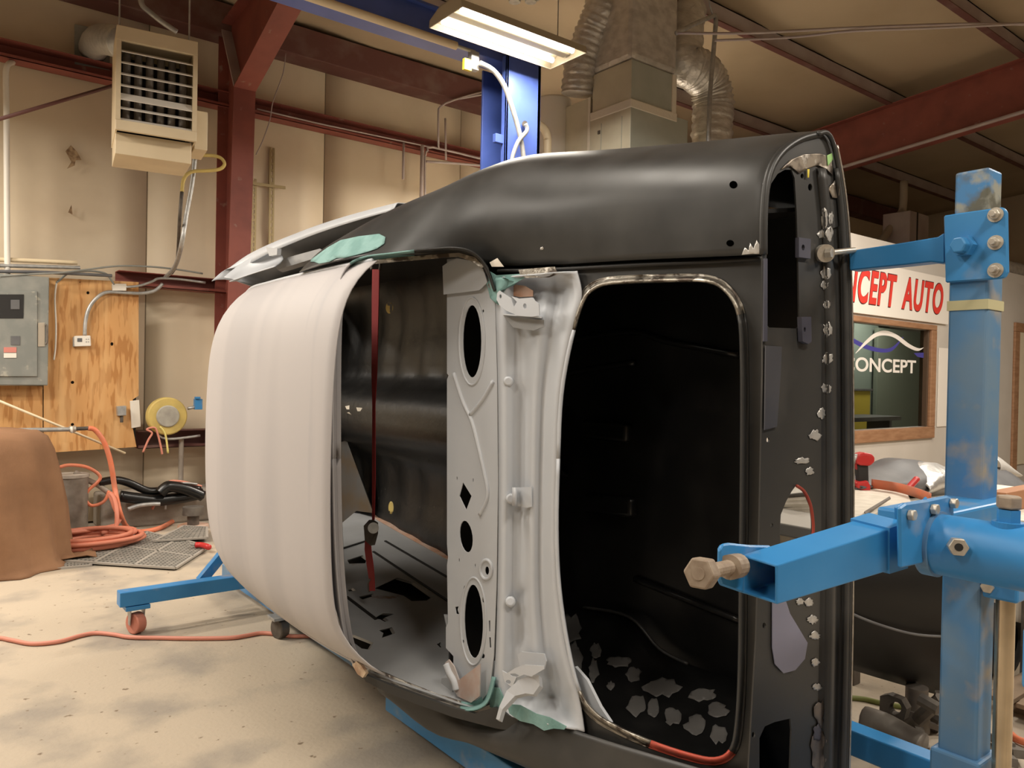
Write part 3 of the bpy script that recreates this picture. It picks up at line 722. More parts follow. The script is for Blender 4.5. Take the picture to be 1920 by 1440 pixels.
tb = plate('latch_tab', [DP(x, y, .0) for x, y in [(966, 914), (998, 913), (998, 950), (990, 952), (966, 946)]], [], (-.004, 0, 0), M_lgrey, car)
rows = []
for i in range(7):
    a = math.pi*i/6; rows.append([DP(965+4*math.cos(a), y, -.012-.03*math.sin(a)) for y in (914, 930, 948)])
grid('curl', rows, M_lgrey, tb, t=.003)
for (x, y) in ((958, 935), (957, 1128), (953, 715)):
    v, f = cylg(DP(x, y, .03), DP(x, y, -.008), .020, 14, .015); sm(bevel(obj('dimple', v, f, M_lgrey, car), .005, 2))
BF = bvh(fil)

# boot opening: flange, deck surround
tl = [(1046, 860), (1052, 740), (1070, 640), (1092, 565), (1120, 536), (1165, 528), (1250, 525), (1325, 526), (1362, 545), (1386, 590), (1392, 680), (1392, 860), (1390, 1050), (1388, 1250), (1382, 1360), (1370, 1408), (1340, 1424), (1290, 1415), (1220, 1392), (1160, 1366), (1115, 1338), (1086, 1296), (1064, 1210), (1048, 1100), (1043, 990)]
TLs = spline([Vector((x, y, 0)) for x, y in tl], 4, True); cen = Vector((1215, 970, 0))
NT = len(TLs); ring = []
for i, p in enumerate(TLs):
    d = TLs[(i+1) % NT]-TLs[i-1]; nn = Vector((-d.y, d.x, 0)).normalized()
    if nn.dot(cen-p) < 0: nn = -nn
    wob = .0015*math.sin(i*2.3)+.001*math.sin(i*5.1)
    ring.append([H(*(p+nn*f)[:2], n=(1, .1, 0), c=1.672+dr) for f, dr in ((-11, .008), (-8, .012+wob), (-5, .002), (-2, -.010+wob), (1, -.016), (3, -.012+wob), (4, .012))])
def seg(nm, i0, i1, mt):
    idx = [i % NT for i in range(i0, i1+1)]; grid(nm, [ring[i] for i in idx], mt, car, t=.0025)
seg('boot_flange', 0, 9, M_lgrey); seg('boot_flange', 9, 22, M_seam); seg('boot_flange', 22, 36, M_seam); seg('boot_flange', 36, 60, M_tail)
seg('boot_flange', 60, 72, mat('red_flange', (.62, .09, .05), .45, c2=(.5, .10, .07), scale=30)); seg('boot_flange', 72, 84, M_seam); seg('boot_flange', 84, NT, M_lgrey)
so = [(925, 508), (960, 507), (1040, 503), (1200, 495), (1330, 489), (1432, 485), (1432, 700), (1424, 1000), (1412, 1300), (1405, 1520), (1330, 1448), (1250, 1424), (1150, 1394), (1000, 1350), (930, 1332), (920, 1300), (1040, 1300), (1040, 560), (925, 540)]
hole = [(p-(cen-p).normalized()*4) for p in TLs]
DS = dict(n=(1, .1, 0), c=1.683)
so2 = [(1078, 503), (1200, 496), (1330, 489), (1432, 484), (1432, 700), (1424, 1000), (1412, 1300), (1400, 1500), (1330, 1446), (1250, 1422), (1150, 1392), (1100, 1376)]
plate('deck_surround', HS(so2 + [(p.x, p.y) for p in hole[12:84][::-1]], **DS), [], (.006, 0, 0), M_black, car)
# crease gap between deck and quarter
tube('deck_seam', [H(x, y, **DK)+Vector((-.004, 0, -.004)) for x, y in [(936, 506), (1040, 503), (1200, 494), (1330, 488), (1428, 482)]], .006, M_dark, car, 6)
tube('deck_seam', [H(x, y, **DK)+Vector((-.004, 0, .004)) for x, y in [(945, 1340), (1060, 1372), (1150, 1398), (1250, 1428), (1330, 1452)]], .006, M_seam, car, 6)
# boot interior
plate('boot_floor', [(2.0, 1.15, .25), (2.0, 2.24, .25), (2.0, 2.24, 1.92), (2.0, 1.15, 1.90)], [[(2.0, 1.17, .78), (2.0, 1.38, .78), (2.0, 1.38, 1.28), (2.0, 1.17, 1.28)]], (.01, 0, 0), M_trunk, car)
plate('boot_upper_side', [(1.56, 1.08, 1.80), (1.9, 1.08, 1.86), (2.0, 1.15, 1.88), (2.0, 2.24, 1.90), (1.50, 2.24, 1.82)], [], (0, 0, .01), M_trunk, car)
for a, b, dz in ((1095, 1182, 800), (1100, 1190, 940)):
    p, q = H(a, dz+4, r=1.99), H(b, dz+12, r=1.99)
    v, f = beamg(p, q, .07, .04, upv=(1, 0, 0)); sm(bevel(obj('floor_rib', v, f, M_trunk, car), .015, 3))
for pts in ([(1190, 1085), (1290, 1125), (1390, 1165)], [(1060, 640), (1180, 622), (1250, 640), (1385, 665)], [(1065, 700), (1120, 690), (1190, 680)]):
    tube('floor_bead', HS(pts, r=1.99), .012, M_trunk, car, 6)
# lower side of the boot with ground-off primer patches
up1 = [H(x, y, r=1.97) for x, y in [(1040, 1150), (1100, 1140), (1180, 1155), (1235, 1215), (1290, 1245), (1400, 1282)]]
lo1 = [H(x, y, n=(1, .1, 0), c=1.70) for x, y in [(1040, 1190), (1075, 1270), (1105, 1345), (1170, 1385), (1270, 1425), (1400, 1450)]]
us, los = spline(up1, 4), spline(lo1, 4)
bls = grid('boot_lower_side', [[a.lerp(b, k/6)+Vector((0, 0, -.05*math.sin(math.pi*k/6))) for k in range(7)] for a, b in zip(us, los)], M_trunk, car, t=.004)
tube('side_bead', [H(x, y, r=1.955) for x, y in [(1095, 1139), (1180, 1157), (1236, 1216), (1290, 1245)]], .006, M_tail, car, 6)
BL = bvh(bls)
M_pg = mat('grey_primer_patch', (.085, .082, .078), .55, c2=(.09, .085, .08), scale=20)
for i, (x, y, rx, ry) in enumerate(((1072, 1180, 20, 26), (1118, 1222, 11, 14), (1160, 1243, 22, 12), (1188, 1266, 14, 14), (1112, 1260, 10, 22), (1145, 1288, 8, 8), (1242, 1290, 32, 18), (1320, 1305, 26, 12), (1192, 1324, 18, 20), (1226, 1330, 13, 16), (1262, 1346, 16, 16), (1306, 1362, 20, 18), (1345, 1335, 20, 14), (1348, 1378, 16, 18), (1078, 1235, 12, 30))):
    decal('primer_patch', blob(x, y, rx, ry, i+40, 16, .28), BL, M_pg, car, .004, 6)
plate('side_lamp_flange', [H(x, y, n=(1, .1, 0), c=1.70) for x, y in [(1078, 1250), (1100, 1275), (1125, 1325), (1145, 1355), (1130, 1362), (1100, 1330), (1082, 1290)]], [], (.01, 0, 0), M_lgrey, car)

# tail panel
TS = dict(s=1.05)
tail_o = [(1430, 482), (1432, 345), (1442, 312), (1462, 286), (1490, 266), (1515, 254), (1532, 250), (1548, 249), (1562, 272), (1574, 330), (1582, 420), (1556, 430), (1548, 520), (1540, 700), (1540, 1000), (1535, 1250), (1530, 1540), (1396, 1560), (1404, 1440), (1418, 1200), (1424, 1000), (1430, 700)]
hl = [[(1440, 372), (1446, 344), (1458, 326), (1472, 318), (1484, 318), (1490, 334), (1494, 400), (1497, 500), (1499, 612), (1494, 616), (1442, 614), (1437, 608), (1437, 500)],
      [(1492, 911), (1499, 912), (1510, 926), (1520, 950), (1523, 975), (1524, 1060), (1466, 1060), (1462, 1000), (1464, 965), (1474, 940), (1484, 922)],
      [(1424, 1384), (1434, 1362), (1452, 1354), (1482, 1347), (1484, 1370), (1478, 1540), (1424, 1540)],
      ell(1519, 351, 4, 7, 10), ell(1504, 330, 3, 5, 8), ell(1502, 464, 3, 6, 8), ell(1538, 472, 4, 7, 10), ell(1552, 355, 2.5, 3, 8), ell(1440, 825, 3, 5, 8), ell(1433, 1173, 3.5, 6, 8), ell(1413, 1378, 3.5, 6, 8), ell(1447, 985, 3, 4, 8)]
tp = plate('tail_panel', HS(tail_o, **TS), [HS(h, **TS) for h in hl], (0, .004, 0), M_tail, car); tp['label'] = 'black tail panel with lamp and plate openings'
# folded channel and outer lip down the tail's far edge
ctr = spline([Vector((x, y, 0)) for x, y in [(1560, 300), (1572, 420), (1578, 600), (1580, 900), (1578, 1200), (1570, 1540)]], 5)
rows = []
for p in ctr:
    f = 1.0
    row = [H(p.x+dx_, p.y, s=1.05+ds) for dx_, ds in ((-44, .004), (-30, .0), (-26, -.010), (-16, -.012), (-12, .006), (0, .008), (4, -.008), (10, -.012), (13, -.012), (15, .012))]
    rows.append(row)
tl_ = grid('tail_channel', rows[1:], M_tail, car, t=.003)
lip = [H(x, y, s=1.04) for x, y in [(1534, 251), (1550, 249), (1563, 272), (1575, 335), (1585, 420), (1591, 560), (1594, 800), (1594, 1000), (1592, 1200), (1584, 1540)]]
tube('outer_lip', lip, .006, M_tail, car, 8)
tube('bright_edge', [p+Vector((.006, -.006, 0)) for p in lip[2:]], .0028, M_bare, car, 6)
rows = [[p, p+Vector((.0, .03, 0)), p+Vector((.0, .06, 0))] for p in spline(lip[4:], 4)]
grid('rear_valance_return', rows, M_tail, car, t=.003)
BT = bvh(tp, tl_)
for i, (x, y, rx, ry) in enumerate(((1545, 412, 6, 18), (1557, 410, 4, 12), (1540, 440, 8, 8), (1554, 438, 6, 14), (1548, 512, 9, 14), (1545, 535, 8, 8), (1549, 572, 7, 8), (1551, 618, 8, 13), (1550, 672, 9, 11), (1545, 728, 6, 8), (1553, 730, 4, 9), (1539, 775, 8, 10), (1527, 816, 10, 9), (1503, 864, 14, 6), (1517, 884, 7, 7), (1499, 1128, 7, 6), (1515, 1130, 8, 8), (1522, 1161, 9, 8), (1527, 1192, 9, 8), (1528, 1242, 7, 7), (1531, 1288, 8, 7))):
    decal('ground_spot', blob(x, y, rx, ry, i+3, 20, .3), BT, M_spot, car, .0015, 4)
for i, (x, y, rx, ry) in enumerate(((1535, 1335, 10, 26), (1533, 1410, 14, 40), (1530, 1372, 8, 14))):
    decal('scuffed_area', blob(x, y, rx, ry, i+90, 14, .35), BT, M_lav if i == 2 else mat('scuffed', (.22, .18, .15), .5, .3, c2=(.12, .11, .11), scale=30), car, .003, 6)
M_weld = mat('burnt_weld', (.33, .28, .22), .4, .6, c2=(.08, .06, .05), scale=18, mix=(.45, .6), c3=(.6, .56, .5), scale3=26, mix3=(.6, .68))
decal('weld_repair', [(1462, 318), (1480, 300), (1505, 290), (1535, 288), (1556, 296), (1560, 330), (1548, 318), (1530, 310), (1508, 318), (1497, 326), (1480, 312)], BT, M_weld, car, .003, 5)
decal('weld_repair', blob(1563, 356, 9, 16, 5, 12, .2), BT, M_weld, car, .004, 4)
decal('green_mark', [(1547, 292), (1556, 288), (1558, 300), (1548, 312)], BT, mat('green_tape', (.35, .62, .22), .6), car, .005, 4)
decal('yellow_mark', [(1510, 318), (1514, 318), (1513, 334), (1510, 334)], BT, mat('yellow_crayon', (.8, .65, .08), .6), car, .005, 4)
plate('lavender_recess', HS([(1447, 1120), (1467, 1110), (1480, 1150), (1513, 1205), (1508, 1235), (1490, 1256), (1468, 1262), (1452, 1245), (1447, 1215)], s=1.047), [], (0, -.002, 0), mat('lavender_coat_pale', (.25, .245, .32), .5), car)
plate('lamp_side_strip', HS([(1431, 485), (1437, 485), (1437, 640), (1430, 640)], s=1.046), [], (0, -.003, 0), M_lav, car)
plate('filler_strip', HS([(1434, 648), (1464, 650), (1462, 700), (1455, 800), (1432, 806)], s=1.046), [], (0, -.003, 0), mat('blue_black', (.055, .058, .075), .45, c2=(.08, .08, .09), scale=5), car)
b_ = plate('tail_bracket', HS([(1503, 594), (1521, 594), (1522, 640), (1516, 645), (1505, 640)], s=1.035), [HS(ell(1509, 618, 2, 5, 8), s=1.035)], (0, .012, 0), M_lav, car)
plate('lamp_bracket', HS([(1498, 445), (1520, 448), (1520, 485), (1498, 482)], s=1.04), [HS(ell(1506, 464, 3, 6, 8), s=1.04)], (0, .01, 0), M_lav, car)
plate('lamp_pocket_plate', HS([(1494, 345), (1514, 380), (1514, 436), (1497, 442)], s=1.056), [], (0, .002, 0), mat('pocket_tan', (.30, .27, .20), .5), car)
tube('plate_edge', HS([(1494, 911), (1508, 922), (1520, 948), (1525, 985), (1523, 1010)], s=1.045), .004, mat('red_oxide_edge', (.35, .05, .03), .5), car, 6)
# filler, bare metal and dark discs for holes on the quarter panel
tf = [(566, 500), (585, 488), (615, 466), (640, 452), (672, 445), (712, 440), (724, 446), (722, 458), (708, 468), (690, 474), (665, 481), (640, 490), (600, 496)]
decal('body_filler', tf, bvh(qu, roof), M_teal, car, .004, 7)
decal('body_filler', [(912, 500), (925, 515), (960, 518), (985, 512), (960, 530), (945, 545), (938, 570), (925, 560), (918, 530)], bvh(fil, qu, tray), M_teal, car, .014, 6)
plate('filler_splash', [DP(x, y, -.012) for x, y in [(912, 505), (930, 516), (965, 514), (998, 512), (968, 530), (948, 540), (934, 572), (924, 560)]], [], (.002, 0, 0), M_teal, car)
plate('filler_splash', [DP(x, y, -.02) for x, y in [(920, 1288), (936, 1290), (945, 1310), (935, 1335), (918, 1325)]], [], (.002, 0, 0), M_teal, car)
plate('filler_splash', [DP(x, y, -.035) for x, y in [(950, 1320), (975, 1322), (1005, 1338), (1030, 1345), (1062, 1362), (1058, 1368), (1038, 1366), (1020, 1370), (1000, 1358), (975, 1352), (955, 1338)]], [], (.002, 0, 0), M_teal, car)
plate('weld_strip', [DP(x, y, -.02) for x, y in [(972, 506), (1010, 502), (1040, 500), (1046, 514), (1030, 520), (985, 521), (975, 516)]], [], (.002, 0, 0), M_seam, car)
plate('tape_scrap', [DP(x, y, -.03) for x, y in [(918, 492), (932, 484), (944, 500), (922, 500)]], [], (.002, 0, 0), M_paper, car)
decal('mounting_hole_disc', ell(1376, 347, 7.5, 7, 14), BQ, M_hole, car, .002, 4)  # black discs laid on the skin for the dark inside of holes
decal('mounting_hole_disc', ell(1370, 456, 7, 6, 14), BQ, M_hole, car, .002, 4)
decal('bare_corner', [(1392, 478), (1398, 464), (1405, 470), (1408, 456), (1414, 466), (1420, 450), (1426, 462), (1432, 468), (1432, 478)], BQ, M_spot, car, .003, 4)
decal('dust_fleck', blob(1017, 466, 4, 3, 8), BQ, M_spot, car, .003, 3)

# red ratchet strap hanging through the cabin
stp = thing('ratchet_strap', H(703, 500, r=1.4), 'red ratchet strap stretched vertically inside the rear window opening', 'strap')
def ribbon(nm, pts, ws, r_, mt, par):
    rows = []
    for (x, y), w in zip(pts, ws): rows.append([H(x-w, y, r=r_), H(x+w, y, r=r_)])
    return grid(nm, rows, mt, par, t=.003, smooth=False)
ribbon('webbing', [(705, 505), (704, 560), (703, 640), (702, 700), (701, 760), (701, 900), (700, 975)], [6.5, 6.5, 5.5, 5, 2.5, 3, 2], 1.5, M_strap, stp)
ribbon('webbing', [(690, 985), (690, 1030), (694, 1060), (697, 1085), (698, 1108)], [4, 6, 6, 5, 5], 1.5, M_strap, stp)
tube('hook', HS([(697, 506), (696, 494), (704, 489), (713, 494), (712, 506)], r=1.5), .006, M_grime, stp, 8)
rc = cyl('ratchet', H(700, 990, r=1.47), H(700, 990, r=1.53), .022, M_gal, stp, 18)
plate('ratchet_frame', HS([(690, 985), (700, 974), (709, 980), (709, 1000), (703, 1022), (692, 1012)], r=1.515), [], (-.02, 0, 0), M_grime, stp)
tube('lower_hook', HS([(695, 1085), (691, 1095), (692, 1110)], r=1.5), .005, M_grime, stp, 6)
# ------------------------------------------------------------------ the rotisserie
ro = thing('car_rotisserie', (1.7, 1.0, 0), 'blue steel rotisserie stand carrying the car body shell', 'car stand')
PR0, PR1, PS0, PS1 = 1.87, 1.953, .70, .782
zt = H(1848, 306, s=.70).z
zj = H(1848, 1415, s=.70).z
box('mast', (PR0, PS0, .1), (PR1, PS1, zt-.14), M_blued, ro, .006)
box('mast_inner_tube', (PR0+.005, PS0+.005, zt-.3), (PR1-.005, PS1-.005, zt), M_bluew, ro, .006)
zb = H(1848, 570, s=.70).z
box('masking_tape', (PR0-.002, PS0-.002, zb-.010), (PR1+.002, PS1+.002, zb+.012), mat('masking', (.52, .48, .28), .8), ro, 0)
box('mast_socket', (PR0-.012, PS0-.012, 0.05), (PR1+.012, PS1+.012, zj), M_blued, ro, .006)
# upper slider plate with arm
rp = PR0-.012
sp = plate('slider_plate', HS([(1769, 404), (1800, 399), (1850, 392), (1880, 388), (1888, 396), (1890, 510), (1884, 521), (1872, 523), (1772, 530)], r=rp), [], (.010, 0, 0), M_blue, ro, .003)
for y in (403, 455, 507):
    p = H(1867, y, r=rp); v, f = cylg(p+Vector((-.012, 0, 0)), p, .0115, 6); bevel(obj('bolt', v, f, M_bolt, sp), .002); obj('washer', *cylg(p+Vector((-.003, 0, 0)), p, .016, 18), M_bolt, sp); obj('thread', *cylg(p+Vector((-.022, 0, 0)), p, .006, 10), M_bolt, sp)
p = H(1812, 462, r=rp); v, f = cylg(p+Vector((-.035, .005, 0)), p, .019, 6); bevel(obj('clamp_bolt', v, f, M_blue, sp), .003); obj('nut', *cylg(p+Vector((-.018, .002, 0)), p, .024, 6), M_blue, sp)
arm = plate('upper_arm', HS([(1592, 470), (1680, 457), (1735, 448), (1758, 444), (1770, 436), (1770, 494), (1745, 491), (1700, 496), (1640, 502), (1592, 507)], r=1.885), [], (.045, 0, 0), M_blue, ro, .003)
cyl('mount_pin', H(1545, 475, s=1.03), H(1602, 469, r=1.886), .007, M_bolt, ro, 12)
cyl('pin_washer', H(1543, 475, s=1.04), H(1549, 475, s=1.025), .022, M_bolt, ro, 18)
cyl('pin_nut', H(1549, 475, s=1.026), H(1560, 474, s=1.012), .012, M_bolt, ro, 6)
# lower arm: open square tube
N1, N2 = H(1457, 1060, s=.74), H(1457, 1134, s=.74)
N3, N4 = H(1390, 1112, r=N1.x-.004), H(1390, 1040, r=N1.x-.004)
F1, F2 = H(1695, 984, s=.68), H(1695, 1062, s=.68); dv = Vector((0, N4.y-N1.y, 0)); F4, F3 = F1+dv+Vector((0, 0, .006)), F2+dv
near = [N1, N2, N3, N4]; far = [F1, F2, F3, F4]
cn = sum(near, Vector())/4; cf = sum(far, Vector())/4
ins = lambda q, c_, k=.86: c_+(q-c_)*k
V = near + far + [ins(q, cn) for q in near] + [ins(q, cf) for q in far]
Fc = []
for i in range(4):
    j = (i+1) % 4; Fc += [(i, j, 4+j, 4+i), (8+i, 12+i, 12+j, 8+j), (i, 8+i, 8+j, j)]
Fc.append((4, 5, 6, 7))
la = bevel(obj('lower_arm', V, Fc, M_blue, ro), .004, 2)
# sleeve and clamp plates near the mast
def lerp4(t, g_=1.0):
    q = [a.lerp(b, t) for a, b in zip(near, far)]; c_ = sum(q, Vector())/4; return [c_+(w_-c_)*g_ for w_ in q]
a4, b4 = lerp4(.86, 1.10), lerp4(1.02, 1.10)
obj('arm_sleeve', a4+b4, [(i, (i+1) % 4, 4+(i+1) % 4, 4+i) for i in range(4)]+[(0, 1, 2, 3), (7, 6, 5, 4)], M_blue, ro)
cp = plate('clamp_plate', HS([(1688, 952), (1700, 944), (1740, 938), (1778, 930), (1787, 934), (1790, 985), (1760, 990), (1752, 1020), (1750, 1052), (1690, 1066)], s=.655), [], (0, .008, 0), M_blue, ro, .003)
plate('clamp_plate', HS([(1684, 950), (1694, 944), (1736, 938), (1740, 930), (1742, 1000), (1690, 1050)], s=.70), [], (0, .008, 0), M_blue, ro, .003)
for x, y in ((1704, 965), (1747, 954), (1783, 943)):
    p = H(x, y, s=.655); bevel(obj('bolt', *cylg(p+Vector((0, -.012, 0)), p, .0105, 6), M_bolt, cp), .002)
e_ = plate('mount_ear', [H(x, y, s=N4.y+.004) for x, y in [(1344, 1030), (1350, 1019), (1362, 1017), (1400, 1021), (1440, 1022), (1440, 1060), (1400, 1112), (1392, 1112), (1346, 1096), (1343, 1088)]], [], (0, -.008, 0), M_blue, ro, .003)
bA, bB = H(1318, 1074, s=N4.y-.05), H(1385, 1060, s=N4.y-.004)
bd = (bB-bA).normalized()
nthr = 14; pts = []; rad = []
for i in range(nthr*2+1):
    pts.append(bA.lerp(bB, i/(nthr*2))); rad.append(.0125 if i % 2 else .0108)
obj('mount_bolt', *tubeg(pts, rad, 14), M_bolt2, ro)
bevel(obj('mount_bolt_head', *cylg(bA-bd*.018, bA+bd*.012, .026, 6), M_bolt2, ro), .003)
obj('mount_bolt_boss', *cylg(bA-bd*.0195, bA-bd*.017, .010, 14), M_bolt2, ro)
obj('mount_nut', *cylg(bA.lerp(bB, .72), bA.lerp(bB, .98), .021, 18), M_bolt2, ro)
# pivot barrel along the axis of rotation
pc = H(1772, 1022, s=.64)
pv = cyl('pivot_barrel', (pc.x, .655, pc.z), (pc.x, -.05, pc.z), .057, M_blue, ro, 36)
cyl('pivot_collar', (pc.x, .672, pc.z), (pc.x, .648, pc.z), .062, M_blued, ro, 36)
tbz = H(1872, 975, s=.52)
p = Vector((pc.x, .535, pc.z+.055))
obj('lock_bolt', *cylg(p, p+Vector((0, 0, .028)), .019, 6), M_blue, ro); bevel(obj('lock_bolt_head', *cylg(p+Vector((0, 0, .03)), p+Vector((0, 0, .052)), .021, 6), M_bolt2, ro), .003); obj('lock_boss', *cylg(p-Vector((0, 0, .01)), p+Vector((0, 0, .006)), .026, 24), M_blue, ro)
q = Vector((pc.x-.050, .60, pc.z+.012)); dq = Vector((-.8, -.45, .1)).normalized()
bevel(obj('grease_nut', *cylg(q, q+dq*.03, .017, 6), M_bolt, ro), .002); obj('grease_port', *cylg(q+dq*.02, q+dq*.0305, .007, 12), M_dark, ro)
# saddle linking barrel and mast, hydraulic ram
box('saddle', (pc.x+.02, .66, pc.z-.05), (PR1, PS1, pc.z+.05), M_blue, ro, .006)
jr, js = PR0+.055, PS0-.045
lk = box('ram_lug', (PR0-.006, PS0-.075, H(1850, 1136, s=.66).z), (PR0+.07, PS0-.005, H(1850, 1070, s=.66).z), M_blue, ro, .006)
p = H(1853, 1100, r=PR0-.006); bevel(obj('lug_bolt', *cylg(p+Vector((-.01, 0, 0)), p, .014, 6), M_bolt, lk), .002)
cyl('ram', (PR0+.03, PS0-.04, .28), (PR0+.03, PS0-.04, H(1850, 1120, s=.66).z), .019, M_chrome, ro, 24)
cyl('ram_barrel', (PR0+.03, PS0-.04, .08), (PR0+.03, PS0-.04, .32), .035, M_blue, ro, 24)
# base: spreader on the floor, brace and long rail
box('base_spreader', (1.0, .64, .10), (2.75, .80, .18), M_blue, ro, .005)
for x in (1.08, 2.67):
    box('caster_plate', (x-.05, .67, .088), (x+.05, .77, .10), M_gal, ro, .002); cyl('caster_wheel', (x, .70, .042), (x, .74, .042), .042, M_pink, ro, 20)
zr = H(1770, 1452, r=2.33).z
box('side_rail', (2.295, .74, zr-.04), (2.365, 2.6, zr+.04), M_blue, ro, .005)
box('rail_bracket', (1.95, .70, zr-.04), (2.365, .78, zr+.04), M_blue, ro, .005)
obj('rail_drop', *beamg((2.33, 2.55, zr-.04), (2.33, 2.55, .0), .07, .07), M_blue, ro)
box('floor_rail', (1.53, .8, .05), (1.66, 2.75, .16), M_blue, ro, .005)
box('floor_rail_inner', (1.62, 2.7, .06), (1.72, 5.1, .15), M_blued, ro, .004)
sl = H(255, 1187, z=0).y
zb_ = H(225, 1123, s=sl).z
bx0 = H(225, 1123, s=sl-.04).x
fb = box('base_spreader', (bx0, sl-.04, zb_-.037), (2.75, sl+.04, zb_+.04), M_blue, ro, .004)
for (x, y) in ((H(255, 1187, z=0).x, sl), (2.6, sl)):
    box('caster_plate', (x-.06, y-.045, zb_-.062), (x+.06, y+.045, zb_-.04), M_blue, ro, .002)
    cyl('caster_wheel', (x-.024, y-.01, .056), (x+.024, y+.01, .056), .056, M_pink, ro, 24, bv=.006)
    for d in (-1, 1): plate('caster_fork', [(x+d*.032, y-.04, zb_-.06), (x+d*.032, y+.04, zb_-.06), (x+d*.032, y+.02, .05), (x+d*.032, y-.02, .05)], [], (.004*d, 0, 0), M_gal, ro)
cw = H(524, 1196, z=0)
cyl('caster_wheel', cw+Vector((-.02, 0, .05)), cw+Vector((.03, .01, .05)), .055, M_grime, ro, 24, bv=.006); box('caster_plate', cw+Vector((-.05, -.05, .105)), cw+Vector((.06, .05, .12)), M_gal, ro, .002)
obj('front_brace', *beamg(H(376, 1090, s=sl+.1), H(450, 1000, s=sl+.1), .05, .05), M_blue, ro)
box('front_mast', (1.62, sl-.05, .1), (1.72, sl+.05, 1.25), M_blue, ro, .006)
obj('front_arm', *beamg((1.67, sl, 1.1), (1.67, 4.4, 1.1), .09, .09), M_blue, ro)
# blue strap end at the far right edge
box('release_handle', H(1913, 1290, s=.45), H(1925, 1172, s=.45)+Vector((.04, -.03, 0)), M_blue, ro, .006)

# ------------------------------------------------------------------ bench and clutter beyond the rotisserie
BZ = .86
bc = H(1690, 955, z=BZ)
by0 = H(1640, 988, z=BZ).y
wb = thing('workbench', (bc.x, by0+.4, 0), 'grey workbench strewn with paper behind the rotisserie mast', 'workbench')
bx_0, bx_1 = bc.x-.75, H(1800, 960, z=BZ).x
box('bench_top', (bx_0, by0, BZ-.05), (bx_1, by0+.85, BZ), mat('bench_grey', (.42, .40, .36), .6), wb, .006)
for x, y in ((bx_0+.1, by0+.08), (bx_0+.1, by0+.77), (bx_1-.08, by0+.77), (bx_1-.08, by0+.39)): box('leg', (x-.03, y-.03, 0), (x+.03, y+.03, BZ-.05), M_steel, wb, .004)
def sheet(nm, poly, z, mt, lab, cat, t=.004, grp=None):
    o = plate(nm, HS(poly, z=z), [], (0, 0, t), mt); tag(o, lab, cat, grp); return o
sheet('masking_paper', [(1592, 925), (1606, 912), (1640, 918), (1700, 928), (1708, 945), (1690, 962), (1640, 968), (1592, 960)], BZ+.002, M_paper, 'cream masking paper spread on the bench under the cordless drill', 'paper', .012)
sheet('paper_stack', [(1592, 960), (1640, 962), (1660, 950), (1660, 958), (1630, 972), (1592, 978)], BZ+.03, M_paper, 'torn paper strips at the front edge of the bench', 'paper', .01)
sheet('wood_slat', [(1620, 962), (1668, 933), (1670, 936), (1624, 966)], BZ+.045, M_steel, 'thin dark strip lying across the papers on the bench', 'strip', .006)
# through the plate opening: white trays and brown board under them
tr = thing('parts_tray', H(1490, 965, r=3.2), 'white tray of paper rolls seen through the tail panel opening', 'tray')
p0, p1 = H(1455, 972, r=3.0), H(1530, 972, r=3.0)
box('tray_body', (2.85, p1.y-.3, p0.z-.03), (3.1, p0.y+.3, p0.z+.01), M_white, tr, .006)
for i in range(7):
    yy = 930+i*6; a, b = H(1462+i*2, yy+3, r=3.0), H(1528, yy-4+(i % 3)*3, r=3.0)
    obj('paper_roll', *cylg(a, b, .012+.003*(i % 3), 8), M_paper if i % 3 else M_grime, tr)
bd_ = box('cream_board', H(1440, 1100, r=3.3), H(1540, 985, r=3.3)+Vector((.04, 0, 0)), M_paper, None, .004); tag(bd_, 'tall cream board standing below the paper tray behind the tail panel', 'board')
# cordless drill
db = H(1624, 918, z=BZ+.012)
dr = thing('cordless_drill', db, 'red and black cordless drill standing on its battery on the bench', 'drill')
dp = db.dot(FW)
def D(x, y, dd=0):
    return CAM + ray(x, y)*((dp - CAM.dot(FW))/1.0+dd) if False else CAM + ray(x, y)*(((db-CAM).dot(FW))+dd)
def dplate(nm, poly, t, mt, bv=.01):
    f_ = [D(x, y, -t/2) for x, y in poly]; o = plate(nm, f_, [], FW*t, mt, dr); bevel(o, bv, 3); return o
dplate('motor_housing', [(1612, 852), (1622, 849), (1636, 851), (1641, 858), (1640, 868), (1632, 874), (1614, 873), (1605, 868)], .075, M_tool)
obj('chuck', *cylg(D(1614, 862), D(1592, 859), .030, 18, .022), M_gal, dr)
dplate('handle', [(1608, 872), (1628, 872), (1629, 905), (1630, 906), (1612, 906)], .045, M_rub)
dplate('trigger', [(1603, 868), (1612, 870), (1609, 884)], .03, M_tool, .004)
dplate('battery', [(1606, 905), (1628, 901), (1633, 912), (1633, 922), (1622, 924), (1607, 914)], .085, M_tool, .008)
dplate('battery_foot', [(1619, 918), (1633, 918), (1633, 926), (1620, 926)], .05, M_rub, .004)
tube_pts = [H(1634, 915, z=BZ+.02), H(1680, 922, z=BZ+.02), H(1715, 932, z=BZ+.02), H(1745, 944, z=BZ+.02)]
sp_ = spline(tube_pts, 6); rows = [[p, p+Vector((0, 0, .045))] for p in sp_]
tag(grid('orange_strap', rows, M_orange, None, t=.004), 'flat orange strap curving over the bench behind the lower arm', 'strap')
